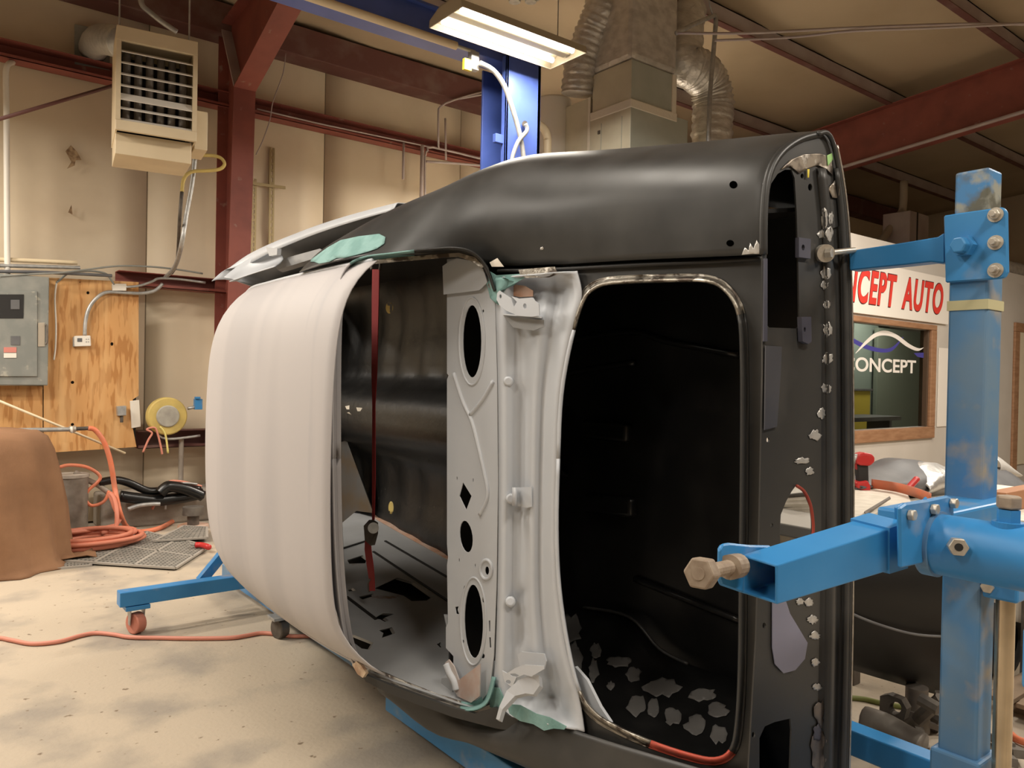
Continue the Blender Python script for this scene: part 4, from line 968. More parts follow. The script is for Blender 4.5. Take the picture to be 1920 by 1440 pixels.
# charcoal fender liner and foil
def heap(nm, poly_top, poly_bot, depth, mt, lab, cat, r_=None, s_=None, bulge=.15):
    a = spline([H(*p, s=s_) for p in poly_top], 5); b = spline([H(*p, s=s_) for p in poly_bot], 5)
    rows = []
    for i in range(9):
        t = i/8; rows.append([p.lerp(q_, t)+Vector((0, -bulge*math.sin(math.pi*t)**.7+depth*(1-t), 0)) for p, q_ in zip(a, b)])
    rows = [[p+Vector((.0, depth+.1, 0)) for p in b]] + [[p+Vector((0, depth+.1, 0)) for p in a]] + rows
    o = grid(nm, rows, mt, None, t=.006); return tag(o, lab, cat)
SB = by0+.55
heap('fender_liner', [(1592, 905), (1640, 893), (1690, 880), (1725, 866), (1760, 868), (1785, 878)], [(1592, 915), (1640, 915), (1690, 928), (1725, 935), (1760, 940), (1790, 940)], .1, M_greyplast, 'charcoal plastic liner heaped on the bench beside the drill', 'plastic panel', s_=SB, bulge=.12)
heap('foil_wrap', [(1738, 900), (1755, 880), (1772, 872), (1790, 872)], [(1735, 925), (1750, 922), (1770, 915), (1790, 915)], .1, mat('foil_dull', (.45, .44, .42), .4, .6, bump=.9, bscale=18), 'crumpled silver foil on the bench left of the mast', 'foil', s_=SB-.08, bulge=.06)
p = D(1700, 915)
tag(obj('red_clamp', *tubeg(spline([H(1697, 922, s=SB-.2), H(1708, 910, s=SB-.2), H(1719, 898, s=SB-.2)], 4), .016, 10), M_tool, smooth=True), 'short red clamp handle on the charcoal liner', 'clamp')
heap('plastic_sheet', [(1868, 845), (1880, 850), (1895, 868), (1905, 885)], [(1866, 890), (1880, 892), (1895, 893), (1908, 893)], .1, mat('clear_film', (.55, .53, .50), .3, bump=.6, bscale=20), 'crumpled clear plastic film to the right of the mast', 'plastic film', s_=SB+.4, bulge=.08)
heap('dark_cover', [(1868, 885), (1890, 886), (1930, 882)], [(1866, 950), (1890, 950), (1930, 950)], .2, M_greyplast, 'dark grey cover lying below the clear film at the right edge', 'cover', s_=SB+.2, bulge=.1)
cb_ = thing('cardboard_box', H(1900, 985, r=3.0), 'orange-brown cardboard box at the right edge behind the barrel', 'box')
a, b = H(1886, 962, s=1.5), H(1960, 910, s=1.5)
box('carton', a, (b.x, a.y+.08, b.z), M_card, cb_, .004); box('label_panel', (a.x+.001, a.y-.004, a.z), (a.x+.06, a.y-.001, b.z-.02), M_paper, cb_, 0)
tb_ = thing('side_table', (4.0, 1.5, 0), 'pale side table under the cardboard box at the right edge', 'table')
box('table_top', (a.x-.15, a.y-.2, a.z-.03), (a.x+1.2, a.y+.6, a.z-.002), M_paper, tb_, .004)
box('apron', (a.x-.1, a.y-.15, a.z-.5), (a.x+1.1, a.y+.5, a.z-.03), M_paper, tb_, .004)
for dx_ in (-.1, 1.1):
    for dy_ in (-.15, .5): box('leg', (a.x+dx_-.03, a.y+dy_-.03, 0), (a.x+dx_+.03, a.y+dy_+.03, a.z-.03), M_steel, tb_, .003)
# black tank-like panel under the bench
SBk = 1.48
tk = thing('black_body_panel', (H(1690, 1200, s=SBk).x, SBk, .3), 'large black curved body panel propped low between tail and mast', 'body panel')
rows = []
for i in range(19):
    t = i/18; row = []
    for j in range(21):
        u_ = j/20; x = 1545+u_*250; yb = 1236+(u_**.9)*76
        yt = 1014; y = yt+(yb-yt)*t
        row.append(H(x, y, s=SBk-.22*math.sin(math.pi*(.15+.85*t))**.8))
    rows.append(row)
grid('skin', rows, mat('panel_black', (.0035, .0033, .003), .55, spec=.2), tk, t=.006)
tube('body_crease', [H(x, y, s=SBk-.215) for x, y in [(1545, 1120), (1600, 1152), (1660, 1175), (1720, 1190), (1785, 1194)]], .005, M_greyplast, tk, 6)
leg = H(1712, 1400, s=1.9)
jst = thing('jack_stand', (H(1718, 1390, s=1.42).x, 1.42, 0), 'dull steel jack stand post under the black body panel', 'jack stand')
xx = H(1718, 1340, s=1.42).x; zt_ = H(1718, 1288, s=1.42).z
cyl('post', (xx, 1.42, .02), (xx, 1.42, zt_*.55), .050, M_steel, jst, 20); cyl('post_upper', (xx, 1.42, zt_*.5), (xx, 1.42, zt_), .042, M_steel, jst, 20)
for d in ((-.2, -.15), (.2, -.15), (-.2, .15), (.2, .15)): obj('foot', *beamg((xx, 1.42, .06), (xx+d[0]*.6, 1.42+d[1]*.6, .012), .03, .02), M_steel, jst)
# engine hoist bits on the floor
ax = thing('axle_parts', H(1690, 1360, z=.15), 'greasy axle and brake parts on the floor under the black panel', 'axle')
tube('axle_tube', [H(1622, 1348, r=3.0), H(1660, 1362, r=3.0), H(1700, 1385, r=3.0), H(1730, 1400, r=3.0)], .05, M_steel, ax, 12)
v = [H(x, y, r=3.1) for x, y in [(1650, 1305), (1665, 1302), (1690, 1312), (1700, 1330), (1695, 1350), (1665, 1352), (1648, 1348)]]
plate('flange', v, [[H(x, y, r=3.1) for x, y in ell(1678, 1328, 12, 12, 16)]], (.04, 0, 0), M_grime, ax)
for i, (a_, b_2) in enumerate((((1725, 1310), (1760, 1330)), ((1720, 1350), (1765, 1310)), ((1735, 1330), (1765, 1350)), ((1765, 1300), (1740, 1395)), ((1640, 1360), (1700, 1372)))):
    obj('link_rod', *tubeg([H(*a_, r=3.0+.1*i), H(*b_2, r=3.0+.1*i)], .025, 8), M_grime, ax)
tag(tube('floor_cable', [H(1585, 1308, z=.01), H(1620, 1311, z=.01), H(1660, 1320, z=.01), H(1720, 1330, z=.01)], .012, mat('olive_hose', (.20, .22, .06), .6), None, 8), 'olive green hose on the floor behind the black panel', 'hose')
# tyre and grey pieces right of the ram
tb0 = H(1866, 1262, z=0)
ty = thing('tyre', tb0, 'black tyre leaning to the right of the ram', 'tyre')
tc = tb0+Vector((0, 0, .175))
rows = []
for i in range(33):
    a_ = 2*math.pi*i/32; rows.append([tc+Vector((math.cos(a_)*rr_, dy_, math.sin(a_)*rr_)) for rr_, dy_ in ((.10, -.06), (.12, -.07), (.16, -.07), (.175, -.04), (.175, .04), (.16, .07), (.10, .06))])
grid('tread', rows, M_rub, ty, t=0)
obj('rim', *cylg(tc+Vector((0, -.04, 0)), tc+Vector((0, .04, 0)), .10, 24), M_trunk, ty)
tq = H(1850, 1262, z=.06)
grp = thing('bumper_tubes', (tq.x+.5, tq.y-.2, 0), 'grey tubes stacked at the right edge in front of the tyre', 'tubes')
for i in range(3):
    q_ = tq+Vector((-.12, -.32, .06+.075*i)); obj('grey_tube', *tubeg([q_, q_+Vector((1.1, 0, 0))], .036, 14), M_greyplast if i else M_steel, grp, smooth=True)
pq = H(1846, 1300, z=.08)
pl = thing('pallet', (pq.x+.5, pq.y, 0), 'weathered wooden pallet on the floor at the right edge', 'pallet')
M_oldw = mat('old_wood', (.20, .14, .09), .8, c2=(.28, .2, .13), scale=8)
for i in range(4): box('plank', (pq.x, pq.y-.12*i-.1, .06), (pq.x+1.0, pq.y-.12*i, .08), M_oldw, pl, .002)
for i in range(2): box('bearer', (pq.x+.1+.7*i, pq.y-.46, 0), (pq.x+.16+.7*i, pq.y, .06), M_oldw, pl, .002)
for i, pts in enumerate(([(1875, 1345), (1885, 1365), (1905, 1385), (1935, 1395)],)):
    tag(tube('orange_strap_scrap', [H(x, y, z=.02) for x, y in pts], .015, M_orange, None, 8), 'orange strap scrap on the floor at the lower right corner', 'strap')
for i, (x, y, w) in enumerate(((1880, 1390, 10), (1900, 1405, 14), (1885, 1420, 9))):
    tag(obj('floor_offcut', *beamg(H(x-w, y-6, z=.02), H(x+w, y+10, z=.05), .05, .03), M_steel), ('small rusty metal offcut by the ram base', 'longer rusty offcut nearest the right frame edge', 'lowest rusty offcut by the ram base')[i], 'metal scrap')
# ------------------------------------------------------------------ things on the left wall
WS = SW-.20                                        # front of the girts
pb = thing('plywood_backboard', H(180, 845, s=WS), 'orange-brown plywood backboard screwed to the wall girts', 'plywood board')
def wplate(nm, poly, s_, t, mt, par=None, bv=.002, holes=[]):
    return plate(nm, HS(poly, s=s_), [HS(h, s=s_) for h in holes], (0, t, 0), mt, par, bv)
kn = [ell(165, 549, 3, 3, 10), ell(210, 645, 3, 3.4, 10), ell(136, 717, 3.4, 3, 10), ell(136, 796, 3.4, 3, 10), ell(150, 524+5, 1.2, 1.2, 6)]
wplate('board', [(62, 519), (260, 529), (260, 742), (249, 749), (249, 803), (256, 838), (104, 848), (82, 847), (82, 704), (70, 704), (62, 560)], WS, .016, M_ply, pb, 0, kn)
wplate('board', [(-60, 722), (80, 724), (80, 845), (-60, 850)], WS+.004, .014, M_ply, pb, 0)
wplate('backing', [(88, 521), (258, 531), (254, 836), (-50, 840), (-50, 730), (84, 730)], WS+.03, .004, M_dark, pb, 0)
ep = thing('electrical_panel', H(40, 722, s=WS), 'weathered grey electrical panel with a small window, hung on the plywood', 'electrical panel')
a, b = H(-60, 722, s=WS-.14), H(95, 520, s=WS-.14)
box('cabinet', (a.x, WS-.14, a.z), (b.x-.01, WS+.0, b.z), M_greyp, ep, .008)
dr_ = wplate('door', [(-55, 548), (70, 546), (70, 706), (-55, 706)], WS-.152, .012, M_greyp, ep, .003)
wplate('view_window', [(-10, 552), (45, 552), (44, 597), (-10, 597)], WS-.156, .003, M_dark, dr_)
wplate('breaker_block', [(20, 562), (37, 562), (37, 580), (20, 580)], WS-.160, .003, M_greyplast, dr_); wplate('breaker_block', [(20, 630), (38, 630), (38, 647), (20, 647)], WS-.156, .003, M_greyplast, dr_)
wplate('warning_label', [(7, 651), (31, 651), (31, 661), (7, 661)], WS-.156, .003, mat('label_red', (.6, .22, .18), .6), dr_); wplate('warning_label', [(7, 662), (31, 662), (31, 671), (7, 671)], WS-.156, .003, M_white, dr_)
hd = wplate('latch_plate', [(71, 605), (84, 605), (84, 650), (71, 650)], WS-.146, .006, mat('latch_tan', (.42, .36, .28), .6), ep); obj('handle', *tubeg(spline(HS([(84, 610), (88, 612), (88, 640), (85, 645)], s=WS-.16), 4), .008, 8), M_steel, hd, smooth=True)
t_ = thing('thermostat', H(155, 650, s=WS), 'white thermostat on the plywood below a bent grey conduit', 'thermostat')
wplate('base', [(137, 632), (150, 630), (150, 650), (137, 650)], WS-.03, .03, M_gal, t_); fc = wplate('cover', [(139, 630), (170, 629), (171, 649), (140, 650)], WS-.045, .03, M_white, t_, .006)
wplate('screen', [(145, 634), (154, 634), (154, 641), (145, 641)], WS-.048, .004, M_greyplast, fc)
for x in (162, 166):
    for y in (636, 641): wplate('button', [(x-1.2, y-1), (x+1.2, y-1), (x+1.2, y+1), (x-1.2, y+1)], WS-.047, .003, M_gal, fc)
tag(tube('grey_conduit', HS([(159, 629), (160, 605), (166, 580), (180, 560), (200, 548), (235, 549), (265, 550), (290, 545), (305, 532)], s=WS-.03), .016, M_gal, None, 10), 'bent grey conduit rising from the thermostat across the plywood', 'conduit')
jb = thing('junction_box', H(223, 544, s=WS), 'small pale junction box at the top of the plywood', 'junction box')
wplate('box_body', [(211, 533), (236, 533), (236, 544), (212, 544)], WS-.05, .05, M_gal, jb, .003); wplate('lid', [(210, 532), (237, 532), (237, 545), (211, 545)], WS-.055, .006, M_white, jb, .002)
tag(tube('box_cable', HS([(214, 534), (205, 520), (195, 512), (165, 508), (130, 512), (112, 525), (106, 530)], s=WS-.05), .009, M_greyp, None, 8), 'grey cable looping from the junction box to the panel', 'cable')
tag(tube('white_cable', HS([(106, 530), (103, 560), (105, 610), (104, 650), (101, 675)], s=WS-.03), .007, M_white, None, 8), 'white cable hanging beside the electrical panel', 'cable')
tag(tube('flex_conduit', HS([(236, 538), (260, 536), (285, 528), (300, 522), (340, 524), (385, 530)], s=WS-.05), .011, M_gal, None, 8), 'grey flexible conduit running right from the junction box', 'conduit')
sw = thing('switch_box', H(228, 780, s=WS), 'small grey switch box low on the plywood', 'switch box')
wplate('box_body', [(220, 762), (237, 761), (237, 779), (221, 780)], WS-.06, .06, M_gal, sw, .004); cyl('gland', H(228, 780, s=WS-.03), H(228, 792, s=WS-.03), .014, M_grime, sw, 10)
tag(wplate('white_batten', [(244, 752), (261, 750), (264, 800), (247, 803)], WS-.02, .02, M_white), 'short white batten at the right edge of the plywood', 'batten')
# pipes above the board
for i, (pts, r_, mt, lb) in enumerate((([(0, 487), (60, 489), (145, 493)], .018, M_cream, 'cream pipe, topmost of the run above the panel'), ([(0, 498), (80, 500), (150, 502)], .016, M_gal, 'galvanised pipe, second of the run above the panel'), ([(0, 509), (90, 511), (210, 517)], .014, M_greyplast, 'dark pipe, third of the run above the panel'), ([(0, 518), (60, 514), (110, 512), (160, 506), (220, 499), (280, 500), (330, 505), (380, 513)], .008, M_greyp, 'thin grey cable lying along the pipes above the plywood'))):
    tag(tube('wall_pipe' if i < 3 else 'thin_cable', HS([(-40, pts[0][1])] + pts, s=WS-.02-.04*i), r_, mt, None, 10), lb, 'pipe' if i < 3 else 'cable')
tag(tube('white_conduit', [H(14, 524, s=WS-.05), H(13, 400, s=WS-.05), H(12, 200, s=WS-.05), H(11, 135, s=WS-.05), H(16, 120, s=WS-.02), H(24, 117, s=WS+.1)], .022, M_white, None, 12, smooth=3), 'white conduit rising from the electrical panel to the upper girt', 'conduit')
# rods and hoses near the tarp
tag(tube('sloping_rod', [H(-20, 744, s=WS-.25), H(235, 850, s=WS-.25)], .010, M_cream, None, 8, smooth=0), 'thin pale rod sloping down in front of the plywood', 'rod')
ap_ = thing('air_pipe', H(60, 806, s=WS-.35), 'horizontal grey air pipe with fittings above the brown canvas', 'pipe')
cyl('pipe', H(-40, 808, s=WS-.35), H(132, 805, s=WS-.35), .018, M_gal, ap_, 12); cyl('coupling', H(130, 805, s=WS-.35), H(142, 804, s=WS-.35), .026, M_bolt, ap_, 12); cyl('hose_fitting', H(142, 804, s=WS-.35), H(168, 803, s=WS-.35), .016, M_grime, ap_, 12); tube('valve_lever', HS([(134, 800), (135, 812)], s=WS-.38), .010, M_white, ap_, 6, smooth=0)
hp = HS([(166, 803), (178, 806), (193, 825), (203, 850), (210, 880), (216, 920)], s=WS-.4) + [H(226, 965, s=WS-.55), H(240, 990, z=.02), H(262, 997, z=.02), H(300, 990, z=.02), H(340, 970, z=.02), H(388, 967, z=.02)]
tag(tube('orange_air_hose', hp, .021, M_orange, None, 10), 'bright orange air hose dropping from the wall pipe onto the mats', 'hose')
cp_ = []
c0 = H(172, 1024, z=.02)
for i in range(66):
    a_ = i*.62; rr_ = .31+.05*math.sin(i*.37); cp_.append(c0+Vector((rr_*1.0*math.cos(a_)+.02*math.sin(i), rr_*.75*math.sin(a_), .02+.0013*i)))
cp_ += [H(218, 985, s=7.05), H(214, 950, s=7.1), H(205, 925, s=7.15), H(214, 935, s=7.1), H(219, 960, s=7.0), H(216, 990, s=6.95), H(190, 1000, s=6.9)]
tag(tube('coiled_hose', cp_, .018, mat('coral_hose', (.62, .21, .13), .55), None, 8, smooth=3), 'coral rubber hose coiled on the mats beside the brown canvas', 'hose')
tag(tube('orange_wall_hose', HS([(112, 876), (130, 872), (160, 875), (180, 885), (188, 895), (182, 905), (165, 920), (160, 935), (172, 948), (195, 940), (205, 920)], s=WS-.25), .014, M_orange, None, 8), 'orange hose loop lying against the wall above the coil', 'hose')
# yellow reel
yr = thing('yellow_reel', H(312, 815, s=WS), 'yellow plastic cord reel hung on the wall right of the plywood', 'reel')
yc = H(312, 780, s=WS-.08); 
cyl('rim', yc+Vector((0, -.05, 0)), yc+Vector((0, .04, 0)), .172, M_yel, yr, 36, bv=.012); cyl('hub', yc+Vector((0, -.065, 0)), yc, .10, mat('reel_hub', (.42, .40, .34), .6, c2=(.3, .28, .24), scale=10), yr, 30, bv=.01)
tube('bracket', [yc+Vector((-.06, .05, -.17)), yc+Vector((.02, -.02, -.21)), yc+Vector((.3, 0, -.19))], .012, M_gal, yr, 8)
for i, (pts, mt, lb) in enumerate((([(268, 848), (278, 825), (285, 812), (275, 805), (290, 802), (296, 815), (302, 840), (304, 852)], M_pink, 'faded orange cord hanging under the yellow reel'), ([(300, 800), (310, 815), (315, 850)], mat('yellow_cord', (.7, .6, .2), .6), 'yellow cord hanging under the yellow reel'))):
    tag(tube('hanging_cord', HS(pts, s=WS-.14), .009, mt, None, 6), lb, 'cord')
bt = thing('blue_valve', H(370, 760, s=WS), 'blue valve just left of the car roof', 'valve'); box('valve_body', H(366, 768, s=WS-.1), H(380, 748, s=WS-.1)+Vector((0, .06, 0)), M_blue, bt); tube('valve_stub', HS([(352, 766), (372, 762)], s=WS-.07), .014, M_gal, bt, 8, smooth=0); 
box('handle', H(366, 748, s=WS-.12), H(372, 744, s=WS-.12)+Vector((.02, .03, 0)), M_blue, bt)
# low curb and clutter along the wall foot
cu = st(box('baseboard_left', (H(180, 980, s=SW-.15).x, SW-.35, 0), (H(385, 980, s=SW-.15).x+3, SW, .30), M_curb, None, .02))
gc = thing('dented_can', H(135, 960, z=0), 'grimy dented metal can behind the brown canvas', 'can')
q = H(132, 1003, z=0); cyl('can_body', q, q+Vector((0, 0, .50)), .13, mat('can_grey', (.28, .25, .21), .6, .3, c2=(.18, .15, .12), scale=10), gc, 24); cyl('can_rim', q+Vector((0, 0, .49)), q+Vector((0, 0, .515)), .137, M_curb, gc, 24)
rn = random.Random(3)
for i, (pts, r_, mt, nm, lb, ct) in enumerate((
    ([(185, 905), (215, 900), (240, 905), (275, 920), (300, 920), (330, 915), (375, 918)], .035, M_trunk, 'suspension_arm', 'black suspension arm lying along the wall foot', 'car part'),
    ([(225, 930), (260, 935), (300, 938), (345, 932), (380, 925)], .05, M_trunk, 'black_crossmember', 'black crossmember in front of the suspension arm', 'car part'),
    ([(300, 925), (310, 915), (320, 912), (350, 918), (380, 930)], .05, M_trunk, 'black_tube', 'black tube at the right of the parts by the wall', 'car part'),
    ([(285, 955), (300, 925), (315, 905), (330, 902), (350, 905), (378, 912)], .012, M_pink, 'pink_cord', 'faded pink cord draped over the black parts', 'cord'),
    ([(310, 955), (312, 930), (320, 912), (345, 906), (370, 908)], .010, M_gal, 'grey_cable', 'grey cord draped over the black parts', 'cord'),
    ([(240, 955), (260, 948), (285, 945), (300, 945)], .018, M_gal, 'steel_rod', 'short steel rod end among the black parts', 'rod'),
    ([(140, 885), (160, 898), (185, 910), (205, 925)], .024, M_curb, 'grey_duct_strip', 'pale grey strip leaning from the can to the floor', 'strip'))):
    P_ = HS(pts, s=SW-.42-.05*(i % 3)); tag(tube(nm, P_, r_, mt, None, 10), lb, ct)
wt = thing('floor_jack_pad', H(360, 985, z=0), 'rusty stand with a round foot by the wall', 'stand')
q = H(362, 990, z=0); cyl('foot', q, q+Vector((0, 0, .03)), .13, M_rust, wt, 20); cyl('stem', q+Vector((0, 0, .03)), q+Vector((0, 0, .18)), .05, M_grime, wt, 14); cyl('collar', q+Vector((0, 0, .12)), q+Vector((0, 0, .19)), .09, M_steel, wt, 18)
tag(cyl('wall_post', (H(337, 840, s=SW-.2).x, SW-.25, 0), (H(337, 840, s=SW-.2).x, SW-.25, z3), .022, M_curb, None, 10), 'thin upright post under the low girt', 'post')
# perforated rubber mats: tiles with ribs
def mat_thing(nm, corners, nu, nv, lab, z0):
    P_ = [H(x, y, z=z0) for x, y in corners]
    o = thing(nm, (sum(P_, Vector())/4).to_2d().to_3d(), lab, 'floor mat', 'perforated rubber mats')
    for i in range(nu):
        for j in range(nv):
            f = lambda u_, v_: P_[0].lerp(P_[1], u_).lerp(P_[3].lerp(P_[2], u_), v_)
            e = .02; c4 = [f((i+e)/nu, (j+e)/nv), f((i+1-e)/nu, (j+e)/nv), f((i+1-e)/nu, (j+1-e)/nv), f((i+e)/nu, (j+1-e)/nv)]
            n_ = 9; hs = []
            ctr_ = []
            for a_ in range(n_):
                for b_ in range(n_):
                    u0, v0 = (a_+.5)/n_, (b_+.5)/n_; h_ = .28/n_
                    g_ = lambda u_, v_: c4[0].lerp(c4[1], u_).lerp(c4[3].lerp(c4[2], u_), v_)
                    hs.append([g_(u0-h_, v0), g_(u0, v0-h_), g_(u0+h_, v0), g_(u0, v0+h_)])
            plate('mat_tile', c4, hs, (0, 0, .012), M_mat, o)
    v, f_ = plateg(P_, [], (0, 0, .004)); obj('mat_base', v, f_, mat('mat_base', (.10, .095, .085), .9), o)
    g_ = lambda u_, v_: P_[0].lerp(P_[1], u_).lerp(P_[3].lerp(P_[2], u_), v_)
    for i in range(nu+1): obj('mat_rib', *beamg(g_(i/nu, 0)+Vector((0, 0, .007)), g_(i/nu, 1)+Vector((0, 0, .007)), .02, .014), mat('mat_edge', (.34, .31, .27), .8), o)
    for j in range(nv+1): obj('mat_rib', *beamg(g_(0, j/nv)+Vector((0, 0, .007)), g_(1, j/nv)+Vector((0, 0, .007)), .02, .014), MATS['mat_edge'], o)
    return o
mat_thing('rubber_mat', [(102, 1052), (329, 1067), (392, 1026), (228, 988)], 3, 2, 'large perforated rubber mat lying turned on the concrete', .012)
mat_thing('rubber_mat', [(45, 1074), (170, 1062), (165, 1034), (60, 1034)], 2, 1, 'smaller rubber mat half under the brown canvas', 0)
mat_thing('rubber_mat', [(290, 1016), (388, 1010), (388, 990), (345, 988)], 1, 1, 'small rubber mat behind the large one, beside the car', .03)
rt_ = thing('red_tool', H(378, 1024, z=.04), 'small red tool lying on the corner of the large mat', 'tool')
obj('grip', *tubeg(spline([H(366, 1022, z=.05), H(378, 1022, z=.05), H(392, 1026, z=.05)], 3), .022, 10), M_tool, rt_, smooth=True); obj('jaw', *tubeg([H(366, 1022, z=.05), H(358, 1020, z=.05)], .01, 8), M_gal, rt_)
tag(tube('extension_cord', [H(x, y, z=.012) for x, y in [(-500, 1230), (-200, 1180), (-20, 1194), (20, 1200), (60, 1207), (110, 1203), (150, 1192), (180, 1187), (215, 1190), (245, 1195), (300, 1196), (360, 1197), (430, 1196), (460, 1192), (490, 1187), (520, 1189), (550, 1193), (600, 1192)]], .011, M_pink, None, 8), 'faded orange extension cord crossing the concrete past the caster', 'cord')
# brown canvas over something
cv = thing('canvas_cover', (.3, 6.6, 0), 'brown canvas cover draped over a waist-high object at the left edge', 'cover')
ztop = H(40, 808, s=6.6).z; rows = []
cx0 = H(-60, 1000, s=6.6).x; rx_ = H(112, 950, s=6.6).x-cx0
prof_ = [(0, 1.20), (.02, 1.16), (.06, 1.10), (.18, 1.07), (.4, 1.03), (.65, .98), (.85, .93), (.95, .86), (1.0, .74), (1.01, .4), (1.02, 0)]
NR = 72
for zf, k_ in prof_:
    row = []
    for j in range(NR):
        a_ = 2*math.pi*j/NR
        fold = 1+.06*abs(math.sin(a_*7+zf*1.5))*(1.1-zf)+.04*math.sin(a_*15+1+zf)*(1.1-zf) + .02*math.sin(a_*4+zf*5)
        row.append((cx0+rx_*k_*math.cos(a_)*fold, 6.62+.5*k_*math.sin(a_)*fold, max(.004, zf*ztop+.02*math.sin(a_*5+zf*9)*(.3 if zf > .9 else 0))))
    rows.append(row)
grid('drape', rows, M_tarp, cv, t=.006, closed=True)
q = H(60, 1062, z=.0); rows = []
for i in range(9):
    rows.append([(q.x-.5+.9*j/14, q.y-.05+.35*i/8, .01+.035*abs(math.sin(i*1.1+j*.9))+.015*math.sin(j*2.1)**2) for j in range(15)])
grid('hem', rows, M_tarp, cv, t=.006)
# ------------------------------------------------------------------ unit heater
hs = 5.8
hA, hB = H(215, 140, s=hs), H(366, 170, s=hs); hz0, hz1 = H(290, 253, s=hs).z, H(290, 60, s=hs).z
x0, x1 = hA.x+.055, hB.x+.05
ht = thing('unit_heater', ((x0+x1)/2, hs+.3, hz0-.15), 'cream unit heater with louvred front hanging from the roof', 'heater')
box('case_top', (x0, hs+.02, hz1-.03), (x1, hs+.55, hz1), M_cream, ht, .004); box('case_side', (x0, hs+.02, hz0), (x0+.012, hs+.55, hz1), M_cream, ht, .003); box('case_side', (x1-.012, hs+.02, hz0), (x1, hs+.55, hz1), M_cream, ht, .003); box('case_back', (x0, hs+.53, hz0), (x1, hs+.55, hz1), M_dark, ht, .003)
box('front_frame', (x0, hs, hz1-.10), (x1, hs+.03, hz1), M_cream, ht, .004); box('front_frame', (x0, hs, hz0), (x1, hs+.03, hz0+.07), M_cream, ht, .004); box('front_frame', (x0, hs, hz0+.07), (x0+.03, hs+.03, hz1-.10), M_cream, ht, 0); box('front_frame', (x1-.03, hs, hz0+.07), (x1, hs+.03, hz1-.10), M_cream, ht, 0)
ht.rotation_euler.z = math.radians(-8)
for i in range(7):
    z = hz1-.16-i*.078; w = .075 if i == 4 else .045; til = .05 if i == 4 else .02
    obj('louvre', *beamg((x0+.03, hs+.03, z), (x1-.03, hs+.03, z), w, .006, upv=(0, -.5 if i != 4 else -.95, .85)), M_white, ht)
for i in range(6):
    x = x0+.075+i*(x1-x0-.15)/5; cyl('heat_tube', (x, hs+.18, hz0+.09), (x, hs+.18, hz1-.12), .026, M_steel, ht, 14)
box('burner_box', (x0+.005, hs+.1, hz0-.14), (x1-.02, hs+.52, hz0+.01), M_cream, ht, .004); box('gas_box', (x1, hs+.12, hz0-.02), (x1+.09, hs+.42, hz0+.26), M_cream, ht, .004)
for x in (x0+.02, x1-.05): cyl('hanger_rod', (x, hs+.08, hz1), (x, hs+.08, ceil_z(hs)), .006, M_gal, ht, 8)
fx = H(180, 85, s=SW-.15)
tag(tube('flue_pipe', [H(232, 82, s=6.25), H(212, 76, s=6.45), H(192, 74, s=6.9), H(180, 80, s=7.4), H(174, 92, s=SW-.04)], .115, M_gal, None, 18), 'galvanised flue pipe running from the heater back to the wall', 'flue pipe')
tag(tube('bent_conduit', HS([(262, -20), (266, 8), (280, 22), (305, 42), (332, 60)], s=6.9), .022, M_gal, None, 10), 'bent grey conduit coming down behind the heater', 'conduit')
fp = wplate('flue_plate', [(140, 45), (206, 58), (206, 132), (140, 120)], SW-.03, .02, M_greyp); tag(fp, 'galvanised plate on the wall where the heater flue passes', 'plate')
tag(tube('heater_conduit', HS([(366, 268), (365, 300), (360, 345), (350, 400), (340, 460)], s=6.6) + [H(328, 500, s=7.2), H(310, 520, s=SW-.2)], .018, M_gal, None, 10), 'grey conduit dropping from the heater beside the column', 'conduit')
tag(tube('yellow_gas_hose', HS([(376, 291), (400, 292), (415, 297), (421, 308), (412, 317), (390, 320), (360, 322), (345, 335), (341, 360)], s=6.5), .014, M_yel, None, 8), 'yellow gas hose looping beside the red column', 'gas hose')
tag(tube('black_gas_pipe', HS([(341, 360), (337, 410)], s=6.5) + [H(332, 490, s=7.2), H(322, 512, s=SW-.2)], .014, M_grime, None, 8), 'black gas pipe below the yellow hose', 'pipe')
tag(tube('sloping_pipe', [H(-10, 226, s=6.9), H(214, 160, s=6.9)], .014, M_redd, None, 8, smooth=0), 'thin brown pipe sloping up to the heater', 'pipe')
tag(tube('loose_wire', HS([(536, 100), (530, 140), (512, 190), (506, 225), (492, 265), (480, 290)], s=SW-.5), .005, M_purl, None, 6), 'loose thin wire hanging right of the column', 'wire')
# slotted shelf standards
for i, (xa_, ya, xb_, yb_, lb) in enumerate(((476, 335, 474, 500, 'slotted shelf standard against the column'), (510, 277, 508, 470, 'taller slotted shelf standard on the wall'))):
    t_ = thing('shelf_standard', H(xb_, yb_, s=SW+.02), lb, 'shelf standard', 'shelf standards')
    a, b = H(xa_, ya, s=SW+.02), H(xb_, yb_, s=SW+.02)
    for d in (-.018, .018): obj('rail', *beamg(a+Vector((d, 0, 0)), b+Vector((d, 0, 0)), .012, .02), mat('brass_channel', (.42, .33, .18), .4, .6), t_)
    n_ = 16
    for j in range(n_): p = a.lerp(b, (j+.5)/n_); obj('rung', *boxg(p-Vector((.02, .004, .012)), p+Vector((.02, .004, .012))), MATS['brass_channel'], t_)
    if i == 1: obj('cross_arm', *beamg(H(474, 344, s=SW), H(535, 352, s=SW), .012, .03), MATS['brass_channel'], t_)
